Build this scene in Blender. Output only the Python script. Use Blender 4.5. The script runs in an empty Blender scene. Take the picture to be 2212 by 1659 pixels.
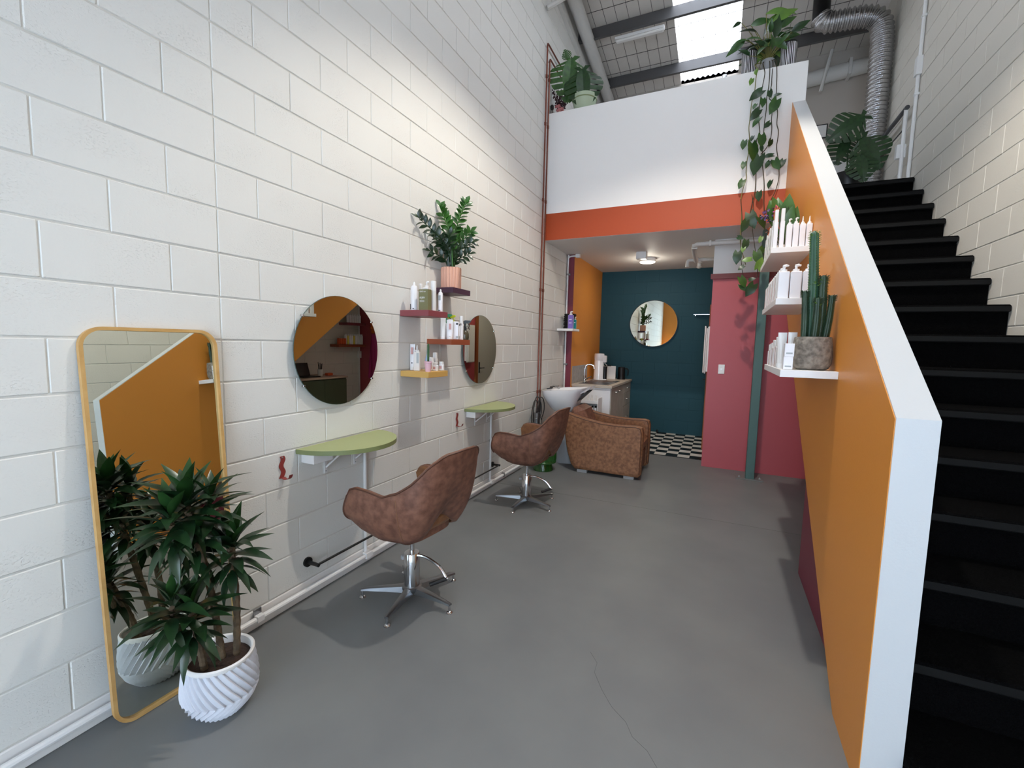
import bpy, bmesh, math, random
from mathutils import Vector, Matrix, Euler
scene = bpy.context.scene
COL = scene.collection
PI = math.pi

# ------------------------------------------------------------------ camera
F_PX = 955.522
CAM = Vector((2.11714, -1.31431, 1.51832))
YAW, PITCH, ROLL = -0.434366, -0.092302, -0.023658
_f = Vector((math.sin(YAW)*math.cos(PITCH), math.cos(YAW)*math.cos(PITCH), math.sin(PITCH)))
_r = Vector((math.cos(YAW), -math.sin(YAW), 0)); _d = _f.cross(_r)
RIGHT = _r*math.cos(ROLL) + _d*math.sin(ROLL)
DOWN = -_r*math.sin(ROLL) + _d*math.cos(ROLL)
FWD = _f
cd = bpy.data.cameras.new('camera'); cam = bpy.data.objects.new('camera', cd); COL.objects.link(cam)
cd.sensor_fit = 'HORIZONTAL'; cd.sensor_width = 36.0; cd.lens = F_PX/2212*36; cd.clip_start = 0.05
cam.matrix_world = Matrix(((RIGHT.x, -DOWN.x, -FWD.x, CAM.x), (RIGHT.y, -DOWN.y, -FWD.y, CAM.y), (RIGHT.z, -DOWN.z, -FWD.z, CAM.z), (0, 0, 0, 1)))
scene.camera = cam
def H(px, py, axis, val):
    """photo pixel -> point on the plane axis = val (0 x, 1 y, 2 z)"""
    d = RIGHT*((px-1106)/F_PX) + DOWN*((py-829.5)/F_PX) + FWD
    t = (val - CAM[axis])/d[axis]
    return CAM + d*t

# ------------------------------------------------------------------ light
scene.view_settings.view_transform = 'Standard'; scene.view_settings.look = 'None'
scene.view_settings.gamma = 1.0; scene.view_settings.use_curve_mapping = False
scene.view_settings.exposure = -0.82
world = bpy.data.worlds.new('sky'); scene.world = world; world.use_nodes = True
bg = world.node_tree.nodes['Background']; bg.inputs[0].default_value = (0.66, 0.82, 1.0, 1); bg.inputs[1].default_value = 17.0
def light(name, kind, loc, energy, color, size=.1, target=None, **kw):
    l = bpy.data.lights.new(name, kind); l.energy = energy; l.color = color
    o = bpy.data.objects.new(name, l); COL.objects.link(o); o.location = loc
    if kind in ('SPOT', 'POINT'): l.shadow_soft_size = size
    if target is not None: o.rotation_euler = (Vector(target)-Vector(loc)).to_track_quat('-Z', 'Y').to_euler()
    for k, v in kw.items(): setattr(l, k, v)
    return o
LAMP = Vector((1.9, 1.5, 5.02))
light('high_bay_spot', 'SPOT', LAMP+Vector((0, 0, -.12)), 540, (1.0, .92, .81), .045, (1.86, 2.15, 0), spot_size=math.radians(116), spot_blend=.42)
# daylight enters by the shop window behind the camera: portal only guides the sky's light
wp = light('window_portal', 'AREA', (2.1, -3.98, 1.6), 1, (1, 1, 1), target=(2.1, 0, 1.6), shape='RECTANGLE', size=2.9, size_y=2.9)
wp.data.cycles.is_portal = True

# ------------------------------------------------------------------ materials
def lin(c): return c/12.92 if c <= .04045 else ((c+.055)/1.055)**2.4
def srgb(r, g, b): return (lin(r/255), lin(g/255), lin(b/255), 1)
MATS = {}
def mat(name, rgb, rough=.6, metal=0.0, bump=None, var=None, coat=0, spec=.5, trans=0, alpha=1, sub=0):
    """rgb in 0..255 sRGB; bump=(scale,strength); var=(scale, other rgb)"""
    m = bpy.data.materials.new(name); m.use_nodes = True; MATS[name] = m
    nt = m.node_tree; b = nt.nodes['Principled BSDF']
    b.inputs['Base Color'].default_value = srgb(*rgb); b.inputs['Roughness'].default_value = rough
    b.inputs['Metallic'].default_value = metal; b.inputs['Specular IOR Level'].default_value = spec
    if coat: b.inputs['Coat Weight'].default_value = coat; b.inputs['Coat Roughness'].default_value = .1
    if trans: b.inputs['Transmission Weight'].default_value = trans
    if alpha < 1: b.inputs['Alpha'].default_value = alpha
    tc = None
    if bump or var: tc = nt.nodes.new('ShaderNodeTexCoord')
    if var:
        n = nt.nodes.new('ShaderNodeTexNoise'); n.inputs['Scale'].default_value = var[0]; n.inputs['Detail'].default_value = 6
        nt.links.new(tc.outputs['Object'], n.inputs['Vector'])
        r = nt.nodes.new('ShaderNodeValToRGB'); r.color_ramp.elements[0].position = .35; r.color_ramp.elements[1].position = .65
        r.color_ramp.elements[0].color = srgb(*rgb); r.color_ramp.elements[1].color = srgb(*var[1])
        nt.links.new(n.outputs['Fac'], r.inputs[0]); nt.links.new(r.outputs[0], b.inputs['Base Color'])
    if bump:
        n = nt.nodes.new('ShaderNodeTexNoise'); n.inputs['Scale'].default_value = bump[0]; n.inputs['Detail'].default_value = 4
        nt.links.new(tc.outputs['Object'], n.inputs['Vector'])
        bp = nt.nodes.new('ShaderNodeBump'); bp.inputs['Strength'].default_value = bump[1]; bp.inputs['Distance'].default_value = .01
        nt.links.new(n.outputs['Fac'], bp.inputs['Height']); nt.links.new(bp.outputs[0], b.inputs['Normal'])
    return m
def emit(name, rgb, s):
    m = bpy.data.materials.new(name); m.use_nodes = True; MATS[name] = m
    b = m.node_tree.nodes['Principled BSDF']; b.inputs['Base Color'].default_value = srgb(*rgb)
    b.inputs['Emission Color'].default_value = srgb(*rgb); b.inputs['Emission Strength'].default_value = s
    return m
M = MATS
def block_paint(name, rgb):
    """painted concrete block: semi-gloss paint with small pits; world-space texture so no two blocks match"""
    m = mat(name, rgb, .55)
    nt = m.node_tree; b = nt.nodes['Principled BSDF']; g = nt.nodes.new('ShaderNodeNewGeometry')
    mp = nt.nodes.new('ShaderNodeMapping'); mp.inputs['Scale'].default_value = (1, .7, 1.15); nt.links.new(g.outputs['Position'], mp.inputs['Vector'])
    n1 = nt.nodes.new('ShaderNodeTexNoise'); n1.inputs['Scale'].default_value = 150; n1.inputs['Detail'].default_value = 3
    n2 = nt.nodes.new('ShaderNodeTexNoise'); n2.inputs['Scale'].default_value = 5; n2.inputs['Detail'].default_value = 2
    for n in (n1, n2): nt.links.new(mp.outputs[0], n.inputs['Vector'])
    r1 = nt.nodes.new('ShaderNodeMapRange'); r1.inputs[1].default_value = .28; r1.inputs[2].default_value = .46
    nt.links.new(n1.outputs['Fac'], r1.inputs[0])
    r2 = nt.nodes.new('ShaderNodeMapRange'); r2.inputs[1].default_value = .42; r2.inputs[2].default_value = .66; r2.inputs[3].default_value = .08; r2.inputs[4].default_value = .5
    nt.links.new(n2.outputs['Fac'], r2.inputs[0])
    bp = nt.nodes.new('ShaderNodeBump'); bp.inputs['Distance'].default_value = .004
    nt.links.new(r1.outputs[0], bp.inputs['Height']); nt.links.new(r2.outputs[0], bp.inputs['Strength'])
    nt.links.new(bp.outputs[0], b.inputs['Normal'])
    return m
block_paint('block_white', (224, 224, 220)); block_paint('block_right', (222, 217, 207))
mat('mortar', (214, 212, 206), .7, bump=(60, .3))
mat('plaster_white', (240, 239, 238), .5, bump=(90, .04))
mat('cap_white', (204, 206, 208), .35, bump=(150, .05))
mat('orange_wall', (220, 143, 58), .42, bump=(140, .05))
mat('terracotta', (172, 68, 24), .5, bump=(120, .04))
mat('red_wall', (178, 78, 86), .45, bump=(120, .04))
mat('maroon_panel', (122, 44, 62), .5)
mat('green_wall', (36, 76, 88), .6, bump=(60, .08), spec=.25)
mat('green_post', (74, 104, 100), .45)
mat('floor_grey', (112, 114, 115), .48, bump=(5, .05), var=(2.2, (119, 121, 121)), spec=.4)
mat('crack', (88, 89, 90), .7)
mat('tile_white', (214, 214, 208), .3); mat('tile_black', (18, 18, 20), .3)
mat('carpet', (3, 3, 4), .95, bump=(220, .6), var=(160, (9, 9, 9)), spec=.05)
mat('nosing', (11, 11, 11), .7, spec=.2)
mat('upper_plaster', (186, 178, 170), .6)
mat('soffit', (226, 222, 218), .6)
mat('insulation', (214, 208, 202), .6, bump=(9, .5)); mat('wire', (60, 58, 56), .6)
mat('purlin', (104, 104, 106), .45, .6); mat('steel_white', (206, 205, 202), .4)
mat('white', (235, 235, 235), .35); mat('white_soft', (232, 230, 228), .5); mat('white_gloss', (242, 243, 246), .12, coat=.5)
mat('mirror', (214, 218, 208), .0, 1.0); mat('mirror_edge', (74, 90, 86), .2)
mat('oak', (205, 165, 105), .45, var=(14, (190, 148, 88))); mat('black', (16, 16, 17), .4); mat('black_soft', (22, 22, 23), .8)
mat('chrome', (205, 206, 208), .14, 1.0); mat('steel', (150, 152, 155), .3, 1.0); mat('copper', (124, 72, 58), .38, .7)
mat('leather', (100, 64, 50), .5, var=(24, (132, 91, 73)), bump=(180, .12))
mat('leather_tan', (150, 106, 70), .5, var=(24, (120, 82, 56)), bump=(180, .12))
mat('leather_arm', (114, 75, 49), .55, var=(36, (150, 104, 71)), bump=(180, .12))
mat('piping', (84, 50, 36), .5); mat('rubber', (20, 20, 22), .6)
mat('sage', (160, 168, 116), .45); mat('sage_edge', (122, 132, 88), .5)
mat('shelf_plum', (68, 38, 62), .45); mat('shelf_maroon', (138, 68, 74), .45); mat('shelf_rust', (150, 76, 48), .45); mat('shelf_mustard', (206, 164, 92), .45)
mat('hook_red', (142, 58, 54), .4)
mat('pot_white', (208, 211, 220), .6, bump=(50, .15)); mat('soil', (44, 32, 26), .95, bump=(70, 1.0), var=(40, (66, 46, 36)))
mat('trunk', (110, 92, 70), .8, var=(30, (78, 64, 48)), bump=(60, .5))
def leafmat(name, a, b, rough=.35):
    m = mat(name, a, rough, var=(9, b)); return m
leafmat('leaf_dark', (24, 50, 26), (40, 72, 36)); leafmat('leaf_mid', (38, 74, 34), (62, 100, 44)); leafmat('leaf_light', (84, 122, 50), (112, 150, 66))
leafmat('leaf_zz', (36, 78, 28), (58, 106, 38), .28); leafmat('leaf_zz_dark', (22, 44, 24), (34, 58, 30), .3)
leafmat('leaf_draca', (18, 40, 24), (34, 62, 32), .3); leafmat('leaf_draca_light', (28, 58, 28), (46, 80, 36), .3)
leafmat('cactus', (40, 78, 58), (54, 92, 68), .5); leafmat('cactus_dark', (34, 58, 42), (46, 72, 50), .5)
mat('vine', (58, 52, 34), .7); mat('vine_light', (120, 116, 60), .7)
mat('pot_pink', (222, 172, 150), .6); mat('pot_stone', (150, 142, 130), .85, var=(45, (108, 100, 92)), bump=(70, .7)); mat('pot_mint', (172, 186, 160), .6)
mat('glass_green', (48, 110, 44), .12, trans=.45, coat=.4)
mat('porcelain', (240, 241, 244), .08, coat=.6); mat('grey_panel', (150, 152, 154), .4); mat('grey_dark', (70, 72, 76), .4)
mat('laminate', (192, 186, 178), .5, var=(5, (176, 169, 160))); mat('worktop', (196, 186, 174), .45); mat('splash', (176, 172, 168), .4, var=(12, (150, 146, 142)))
mat('foil', (190, 190, 192), .22, 1.0, bump=(60, .6))
mat('purple_bottle', (132, 108, 190), .3); mat('teal_bottle', (36, 130, 130), .3); mat('olive_box', (122, 120, 84), .5)
mat('bottle_white', (238, 238, 242), .35); mat('bottle_clear', (226, 224, 222), .15); mat('print_dark', (50, 52, 58), .5); mat('print_grey', (170, 176, 178), .5); mat('print_rose', (206, 160, 158), .5)
mat('bottle_blue', (170, 190, 226), .3); mat('green_plastic', (26, 132, 84), .35); mat('lime_plastic', (214, 226, 50), .35); mat('amber', (92, 86, 66), .2, trans=.4)
mat('pink_pot', (222, 182, 196), .6); mat('towel', (20, 20, 22), .95, bump=(120, .6)); mat('pale_yellow', (230, 214, 90), .5)
mat('desk_green', (74, 84, 62), .5); mat('desk_top', (196, 168, 150), .5); mat('orange_box', (214, 88, 40), .5); mat('magenta_cloth', (176, 40, 104), .7); mat('orange_cloth', (208, 96, 26), .7)
mat('purple_flower', (112, 84, 140), .7); mat('magenta_flower', (150, 52, 130), .7); mat('pink_flower', (190, 120, 120), .7); mat('dark_sprig', (62, 34, 40), .7); mat('red_leaf', (176, 92, 52), .5)
mat('door_grey', (196, 194, 188), .45); mat('frame_brown', (150, 84, 44), .5)
mat('glass', (255, 255, 255), .0, trans=1.0, spec=.3)
emit('skylight', (240, 246, 255), 6.5); emit('led', (255, 246, 228), 14.0); emit('bulb', (255, 190, 110), 12.0)

# ------------------------------------------------------------------ mesh helpers
class MB:
    def __init__(s): s.v = []; s.f = []; s.M = None
    def add(s, vs, fs):
        n = len(s.v)
        s.v += [(s.M @ Vector(v)) if s.M else Vector(v) for v in vs]
        s.f += [tuple(i+n for i in f) for f in fs]; return s
    def box(s, x0, x1, y0, y1, z0, z1, b=0):
        if b <= 0:
            return s.add([(x, y, z) for z in (z0, z1) for y in (y0, y1) for x in (x0, x1)],
                         [(0, 2, 3, 1), (4, 5, 7, 6), (0, 1, 5, 4), (2, 6, 7, 3), (0, 4, 6, 2), (1, 3, 7, 5)])
        c = [(x0, x1), (y0, y1), (z0, z1)]; idx = {}; vs = []
        for sx in (0, 1):
            for sy in (0, 1):
                for sz in (0, 1):
                    sg = (sx, sy, sz)
                    for a in range(3):
                        p = [c[k][sg[k]] + (0 if k == a else (b if sg[k] == 0 else -b)) for k in range(3)]
                        idx[(sx, sy, sz, a)] = len(vs); vs.append(p)
        fs = []
        for a in range(3):
            k, l = (a+1) % 3, (a+2) % 3
            for e in (0, 1):
                q = []
                for (p, r) in ((0, 0), (1, 0), (1, 1), (0, 1)):
                    sg = [0, 0, 0]; sg[a] = e; sg[k] = p; sg[l] = r; q.append(idx[(*sg, a)])
                fs.append(tuple(q))
            for p in (0, 1):
                for r in (0, 1):
                    s0 = [0, 0, 0]; s0[k] = p; s0[l] = r; s1 = list(s0); s1[a] = 1
                    fs.append((idx[(*s0, k)], idx[(*s1, k)], idx[(*s1, l)], idx[(*s0, l)]))
        for sx in (0, 1):
            for sy in (0, 1):
                for sz in (0, 1): fs.append(tuple(idx[(sx, sy, sz, a)] for a in range(3)))
        return s.add(vs, fs)
    def lathe(s, prof, n=24, c=(0, 0, 0), cap=True):
        vs = []; fs = []
        for (r, z) in prof:
            for i in range(n):
                a = 2*PI*i/n; vs.append((c[0]+r*math.cos(a), c[1]+r*math.sin(a), c[2]+z))
        for j in range(len(prof)-1):
            for i in range(n): fs.append((j*n+i, j*n+(i+1) % n, (j+1)*n+(i+1) % n, (j+1)*n+i))
        if cap:
            fs.append(tuple(range(n))[::-1]); fs.append(tuple((len(prof)-1)*n+i for i in range(n)))
        return s.add(vs, fs)
    def tube(s, path, r, n=8, cap=True, closed=False):
        P = [Vector(p) for p in path]; m = len(P); R = r if isinstance(r, (list, tuple)) else [r]*m
        vs = []; fs = []; up = None
        for j in range(m):
            if closed: t = P[(j+1) % m]-P[j-1]
            else: t = P[min(j+1, m-1)]-P[max(j-1, 0)]
            t.normalize()
            if up is None:
                up = Vector((0, 0, 1)) if abs(t.z) < .9 else Vector((1, 0, 0))
            a = t.cross(up)
            if a.length < 1e-5: a = t.cross(Vector((0, 1, 0)))
            a.normalize(); b = a.cross(t).normalized(); up = b
            for i in range(n):
                q = 2*PI*i/n; vs.append(P[j]+(a*math.cos(q)+b*math.sin(q))*R[j])
        for j in range(m if closed else m-1):
            k = (j+1) % m
            for i in range(n): fs.append((j*n+i, j*n+(i+1) % n, k*n+(i+1) % n, k*n+i))
        if cap and not closed:
            fs.append(tuple(range(n))[::-1]); fs.append(tuple((m-1)*n+i for i in range(n)))
        return s.add(vs, fs)
    def cyl(s, p0, p1, r, n=16, r1=None): return s.tube([p0, p1], [r, r if r1 is None else r1], n)
    def prism(s, poly, axis, a, b):
        n = len(poly); vs = []
        for q in (a, b):
            for (u, w) in poly:
                p = [0, 0, 0]; p[axis] = q; p[(axis+1) % 3] = u; p[(axis+2) % 3] = w; vs.append(p)
        return s.add(vs, [tuple(range(n))[::-1], tuple(range(n, 2*n))]+[(i, (i+1) % n, n+(i+1) % n, n+i) for i in range(n)])
    def grid(s, rows, closed_u=False):
        m = len(rows); n = len(rows[0]); vs = [p for r in rows for p in r]; fs = []
        for j in range(m-1):
            for i in range(n if closed_u else n-1): fs.append((j*n+i, j*n+(i+1) % n, (j+1)*n+(i+1) % n, (j+1)*n+i))
        return s.add(vs, fs)
    def ball(s, c, r, n=10, sz=1):
        return s.lathe([(max(r*math.sin(PI*k/6), 1e-4), -r*sz*math.cos(PI*k/6)) for k in range(7)], n, c, False)
    def mesh(s, name, smooth=35, normals=True):
        me = bpy.data.meshes.new(name); me.from_pydata([tuple(v) for v in s.v], [], s.f)
        if normals:
            bm = bmesh.new(); bm.from_mesh(me); bmesh.ops.recalc_face_normals(bm, faces=bm.faces); bm.to_mesh(me); bm.free()
        if smooth:
            me.polygons.foreach_set('use_smooth', [True]*len(me.polygons)); me.set_sharp_from_angle(angle=math.radians(smooth))
        return me
    def build(s, name, m, parent=None, smooth=35, normals=True):
        return link(name, s.mesh(name, smooth, normals), m, parent)
def link(name, me, m, parent=None, mw=None):
    if m is not None and not me.materials: me.materials.append(M[m] if isinstance(m, str) else m)
    o = bpy.data.objects.new(name, me); COL.objects.link(o); o.parent = parent
    if mw is not None: o.matrix_local = mw
    return o
def tag(o, label=None, cat=None, group=None, kind=None):
    if label: o['label'] = label
    if cat: o['category'] = cat
    if group: o['group'] = group
    if kind: o['kind'] = kind
    return o
def thing(name, label, cat, loc=(0, 0, 0), rz=0, group=None):
    o = bpy.data.objects.new(name, None); COL.objects.link(o); o.location = loc; o.rotation_euler = (0, 0, rz); o.empty_display_size = .05
    return tag(o, label, cat, group)
def dup(root, loc, rz=0, label=None, group=None):
    r = root.copy(); COL.objects.link(r); r.location = loc; r.rotation_euler = (0, 0, rz)
    if label: r['label'] = label
    if group: r['group'] = group
    for ch in list(root.children):
        c = ch.copy(); COL.objects.link(c); c.parent = r; c.matrix_parent_inverse = Matrix()
        for g in list(ch.children):
            d = g.copy(); COL.objects.link(d); d.parent = c
    return r
def struct(o, label=None): return tag(o, label, kind='structure')
def bez(pts, n=8):
    """Catmull-Rom through points"""
    P = [Vector(p) for p in pts]; out = []
    for i in range(len(P)-1):
        p0 = P[max(i-1, 0)]; p1 = P[i]; p2 = P[i+1]; p3 = P[min(i+2, len(P)-1)]
        for k in range(n):
            t = k/n; out.append(.5*((2*p1)+(p2-p0)*t+(2*p0-5*p1+4*p2-p3)*t*t+(-p0+3*p1-3*p2+p3)*t**3))
    out.append(P[-1]); return out
def interp(tab, x):
    for (a, va), (b, vb) in zip(tab, tab[1:]):
        if x <= b: t = (x-a)/(b-a) if b > a else 0; t = max(0, min(1, t)); return va+(vb-va)*t
    return tab[-1][1]
def text(s, size, m, parent, mw, name='lettering'):
    cu = bpy.data.curves.new('t', 'FONT'); cu.body = s; cu.size = size; cu.extrude = .0004; cu.resolution_u = 3
    t = bpy.data.objects.new('t', cu); COL.objects.link(t)
    me = bpy.data.meshes.new_from_object(t); bpy.data.objects.remove(t)
    return link(name, me, m, parent, mw)
# ================================================================== THE SETTING
def roofz(y): return 5.83 + .121*(6.82-y)
XR, YB, YF = 3.81, 6.82, -4.0
def proj(p):
    d = Vector(p)-CAM; w = d.dot(FWD)
    if w < .05: return None
    return 1106+F_PX*d.dot(RIGHT)/w, 829.5+F_PX*d.dot(DOWN)/w, w
# ---- floor
fl = struct(MB().box(-.2, XR+.2, YF-.2, YB+.2, -.15, 0).build('floor', 'floor_grey', smooth=0), 'grey painted concrete floor')
MB().box(0, XR, 2.887, 2.891, -.001, .0006).build('saw_cut', 'crack', fl, 0)
ck = [H(1275, 1408, 2, 0), H(1290, 1432, 2, 0), H(1284, 1452, 2, 0), H(1300, 1490, 2, 0), H(1322, 1528, 2, 0), H(1352, 1560, 2, 0), H(1366, 1592, 2, 0), H(1398, 1622, 2, 0), H(1420, 1660, 2, 0)]
MB().tube([(p.x, p.y, 0) for p in ck], .0008, 5).build('crack', 'crack', fl)
tw = MB().box(-.0772, .0772, -.0772, .0772, 0, .006, .0008).mesh('tile', 0); tb = tw.copy(); tw.materials.append(M['tile_white']); tb.materials.append(M['tile_black'])
for i in range(13):
    for j in range(11):
        x = 1.9145-.1555*i; y = 5.115+.0775+.1555*j
        if x > .12: link('tile', tw if (i+j) % 2 else tb, None, fl, Matrix.Translation((x, y, 0)))
MB().box(.11, 2.0, 5.098, 5.1145, 0, .006).build('tile_edge', 'tile_black', fl, 0)

# ---- block walls
def blocks_of(y0, y1, k):
    """(start, end) of the blocks of course k; straight control joint at y = 0"""
    odd = (k % 2 == 0); out = []
    for sgn, lim in ((1, y1), (-1, -y0)):
        a = 0.0
        while a < lim-.01:
            b = a+(.2 if (odd and a == 0) else .4); b = min(b, lim)
            out.append((a, b) if sgn > 0 else (-b, -a)); a = b
    return out
def block_wall(wall, x, nrm, y0, y1, m, ztop, cutoff=300, ok=lambda y, z: True):
    full = {}
    def bm_for(L):
        L = round(L, 3)
        if L not in full:
            full[L] = MB().box(-.012, 0, -L/2+.002, L/2-.002, -.0962, .0962, .003)
        return full[L]
    cand = []; rest = []
    for k in range(0, 34):
        z = .2+.2*k
        for a, b in blocks_of(y0, y1, k):
            yc = (a+b)/2
            if z+.1 > ztop(b)+.02: continue
            p = proj((x, yc, z)); item = (a, b, z)
            if p and -60 < p[0] < 2272 and -40 < p[1] < 1700 and ok(yc, z): cand.append((-(1/p[2]), item))
            else: rest.append(item)
    cand.sort(); ind = [c[1] for c in cand[:cutoff]]; rest += [c[1] for c in cand[cutoff:]]
    rnd = random.Random(4)
    R = Matrix() if nrm > 0 else Matrix.Rotation(PI, 4, 'Z')
    meshes = {}
    for a, b, z in ind:
        L = round(b-a, 3)
        if L not in meshes: meshes[L] = bm_for(L).mesh('block', 0); meshes[L].materials.append(M[m])
        link('block', meshes[L], None, wall, Matrix.Translation((x+nrm*rnd.uniform(-.0012, .0008), (a+b)/2, z)) @ R)
    big = MB()
    for a, b, z in rest:
        big.M = Matrix.Translation((x+nrm*rnd.uniform(-.0012, .0008), (a+b)/2, z)) @ R
        s = bm_for(b-a); big.add(s.v, s.f)
    big.M = None
    tag(big.build('block_courses', m, wall, 0), kind='stuff')
wl = MB().prism([(YF, 0), (YB, 0), (YB, roofz(YB)), (YF, roofz(YF))], 0, -.2, -.0045).build('wall_left', 'mortar', smooth=0)
struct(wl, 'white painted concrete block wall with mirrors and shelves')
block_wall(wl, 0, 1, YF, YB, 'block_white', roofz, ok=lambda y, z: y < 5.1 or z > 3.2)
wr = MB().prism([(YF, 0), (YB, 0), (YB, roofz(YB)), (YF, roofz(YF))], 0, XR+.0045, XR+.2).build('wall_right', 'mortar', smooth=0)
struct(wr, 'white painted concrete block wall beside the stairs')
block_wall(wr, XR, -1, YF, YB, 'block_right', roofz, ok=lambda y, z: z > 1.0)
struct(MB().box(-.006, .012, YF, 5.1, 0, .045, .004).box(-.006, .006, YF, 5.1, .045, .098, .004).build('baseboard_left', 'white_soft', smooth=0), 'white painted footing strip along the block wall')

# ---- back wall: dark green blocks below, white above
wb = MB().box(-.2, XR+.2, YB+.003, YB+.2, 0, 2.84).build('wall_back', 'green_wall', smooth=0); struct(wb, 'dark teal painted block wall of the kitchen nook')
gm = {}
for k in range(14):
    z0 = .04+.2*k; x = .11-(.2 if k % 2 else 0)
    while x < 2.0:
        a, b = max(x, .11), min(x+.4, 2.0); L = round(b-a, 3); x += .4
        if L < .02: continue
        if L not in gm: gm[L] = MB().box(-L/2+.0004, L/2-.0004, 0, .01, .0005, .1993, .0009).mesh('block', 0); gm[L].materials.append(M['green_wall'])
        link('block', gm[L], None, wb, Matrix.Translation(((a+b)/2, YB, z0)))
struct(MB().box(-.2, XR+.2, YB, YB+.2, 2.84, 5.95).build('wall_back_upper', 'upper_plaster', smooth=0), 'white back wall of the mezzanine')

# ---- nook side panel
struct(MB().box(0, .11, 5.112, YB, 0, 2.84).build('wall_kitchen', 'orange_wall', smooth=0), 'orange panel wall beside the kitchen cabinet')
struct(MB().box(.0, .108, 5.104, 5.112, 0, 2.84).build('trim_1', 'maroon_panel', smooth=0), 'maroon end face of the orange kitchen panel')

# ---- partition (red) with white top, trim board and the bathroom door in its side
struct(MB().box(2.0, XR, 4.78, 4.9, 0, 2.37).box(2.0, 2.1, 4.9, YB, 0, 2.37).build('wall_partition', 'red_wall', smooth=0), 'dusty red partition wall below the mezzanine')
struct(MB().box(1.995, XR, 4.775, 4.9, 2.37, 2.84).box(1.995, 2.1, 4.9, YB, 2.37, 2.84).build('wall_partition_upper', 'plaster_white', smooth=0), 'white strip of wall above the red partition')
struct(MB().box(1.972, XR, 4.757, 4.775, 2.362, 2.425, .002).build('trim_2', 'hook_red', smooth=0), 'brick red trim board along the top of the red wall')
d1 = thing('door_1', 'pale grey bathroom door in a brown frame', 'door', (2.0, 6.27, 0)); del d1['category']; struct(d1)
MB().box(-.02, 0, -.42, .42, .005, 2.06, .003).build('leaf', 'door_grey', d1, 0)
MB().box(-.035, 0, -.5, -.42, 0, 2.14, .003).box(-.035, 0, .42, .5, 0, 2.14, .003).box(-.035, 0, -.42, .42, 2.06, 2.14, .003).build('architrave', 'frame_brown', d1, 0)
hd = MB().box(-.03, -.02, -.38, -.34, .95, 1.15, .003).build('lock_plate', 'black', d1, 0)
MB().tube([(-.03, -.36, 1.04), (-.065, -.36, 1.04), (-.065, -.24, 1.04)], .009, 8).build('handle', 'black', hd)

# ---- mezzanine: parapet, slab / soffit
pw = MB().box(0, 2.754, 4.14, 4.34, 2.84, 4.39, .003).build('wall_mezzanine', 'plaster_white', smooth=0); struct(pw, 'white mezzanine parapet wall')
MB().box(0, 2.641, 4.134, 4.14, 2.838, 3.168).build('painted_band', 'terracotta', pw, 0)
struct(MB().box(0, 2.754, 4.34, YB, 2.84, 3.29).box(2.754, XR, 4.66, YB, 2.84, 3.29).box(0, 2.754, 4.139, 4.341, 2.836, 2.842).build('ceiling', 'soffit', smooth=0), 'grey white soffit under the mezzanine')
# ---- stair half wall
S0 = .746
yq = .83
top = lambda y: 1.31+.736*(y-.47)
poly = [(.47, 0), (yq, 0), (4.62, S0*(4.62-yq)), (4.62, 3.2), (4.139, 3.2), (4.139, top(4.139)), (.47, 1.31)]
sw = MB().prism(poly, 0, 2.643, 2.754).build('wall_stair', 'cap_white', smooth=0); struct(sw, 'sloping stair half wall with an orange face and a white cap')
MB().prism(poly[:6]+[(.473, 1.305)], 0, 2.6405, 2.6435).build('orange_face', 'orange_wall', sw, 0)
struct(MB().prism([(.75, 0), (2.15, 0), (2.15, .90), (.95, .0)], 0, 2.7, 2.738).build('wall_understair', 'maroon_panel', smooth=0), 'maroon panel closing the space under the stair')
# ---- stairs
def step_y(k): return 2.643+.2785*(k-9)
def step_z(k): return 1.842+.2064*(k-9)
st = thing('staircase', 'black carpeted straight staircase rising to the mezzanine', 'staircase', (2.754, .4, 0)); st['kind'] = 'structure'; del st['category']
for k in range(1, 17):
    y, z = step_y(k)-.4, step_z(k); zl = step_z(k-1) if k > 1 else 0
    w = XR-2.754-.004
    tr = MB().box(.002, w, y, min(y+.2785+.04, 4.259), z-.045, z, .008).build('tread', 'carpet', st)
    MB().box(.002, w, y-.001, y+.03, z-.048, z-.006, .006).build('nosing', 'nosing', tr)
    MB().box(.002, w, y+.03, y+.06, zl-.01, z-.044).build('riser', 'carpet', st, 0)
MB().prism([(.55, .12), (4.24, S0*(4.64-yq)+.05), (4.24, S0*(4.64-yq)+.13), (.55, .2)], 0, .002, XR-2.754-.002).build('soffit_slab', 'white_soft', st, 0)
# ---- front wall with shop window (behind the camera)
wf = MB().box(-.2, .55, YF-.2, YF, 0, 7.2).box(3.6, XR+.2, YF-.2, YF, 0, 7.2).box(.55, 3.6, YF-.2, YF, 3.05, 7.2).box(.55, 3.6, YF-.2, YF, 0, .15).build('wall_front', 'orange_wall', smooth=0)
struct(wf, 'front wall with the shop window')
wn = thing('window_1', 'shop window with dark frame', 'window', (2.075, YF-.1, .15)); del wn['category']; struct(wn)
fr = MB()
for x in (-1.525, -.51, .51, 1.525): fr.box(x-.03, x+.03, -.04, .04, 0, 2.9, .003)
for z in (0, 2.0, 2.9): fr.box(-1.525, 1.525, -.04, .04, z-.03, z+.03, .003)
fr.build('window_frame', 'black', wn, 0)
pm = bpy.data.materials.new('pane'); pm.use_nodes = True; nt = pm.node_tree; nt.nodes.clear()
o_ = nt.nodes.new('ShaderNodeOutputMaterial'); mx = nt.nodes.new('ShaderNodeMixShader'); tr_ = nt.nodes.new('ShaderNodeBsdfTransparent'); gl = nt.nodes.new('ShaderNodeBsdfGlossy')
mx.inputs[0].default_value = .06; gl.inputs['Roughness'].default_value = .0
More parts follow.
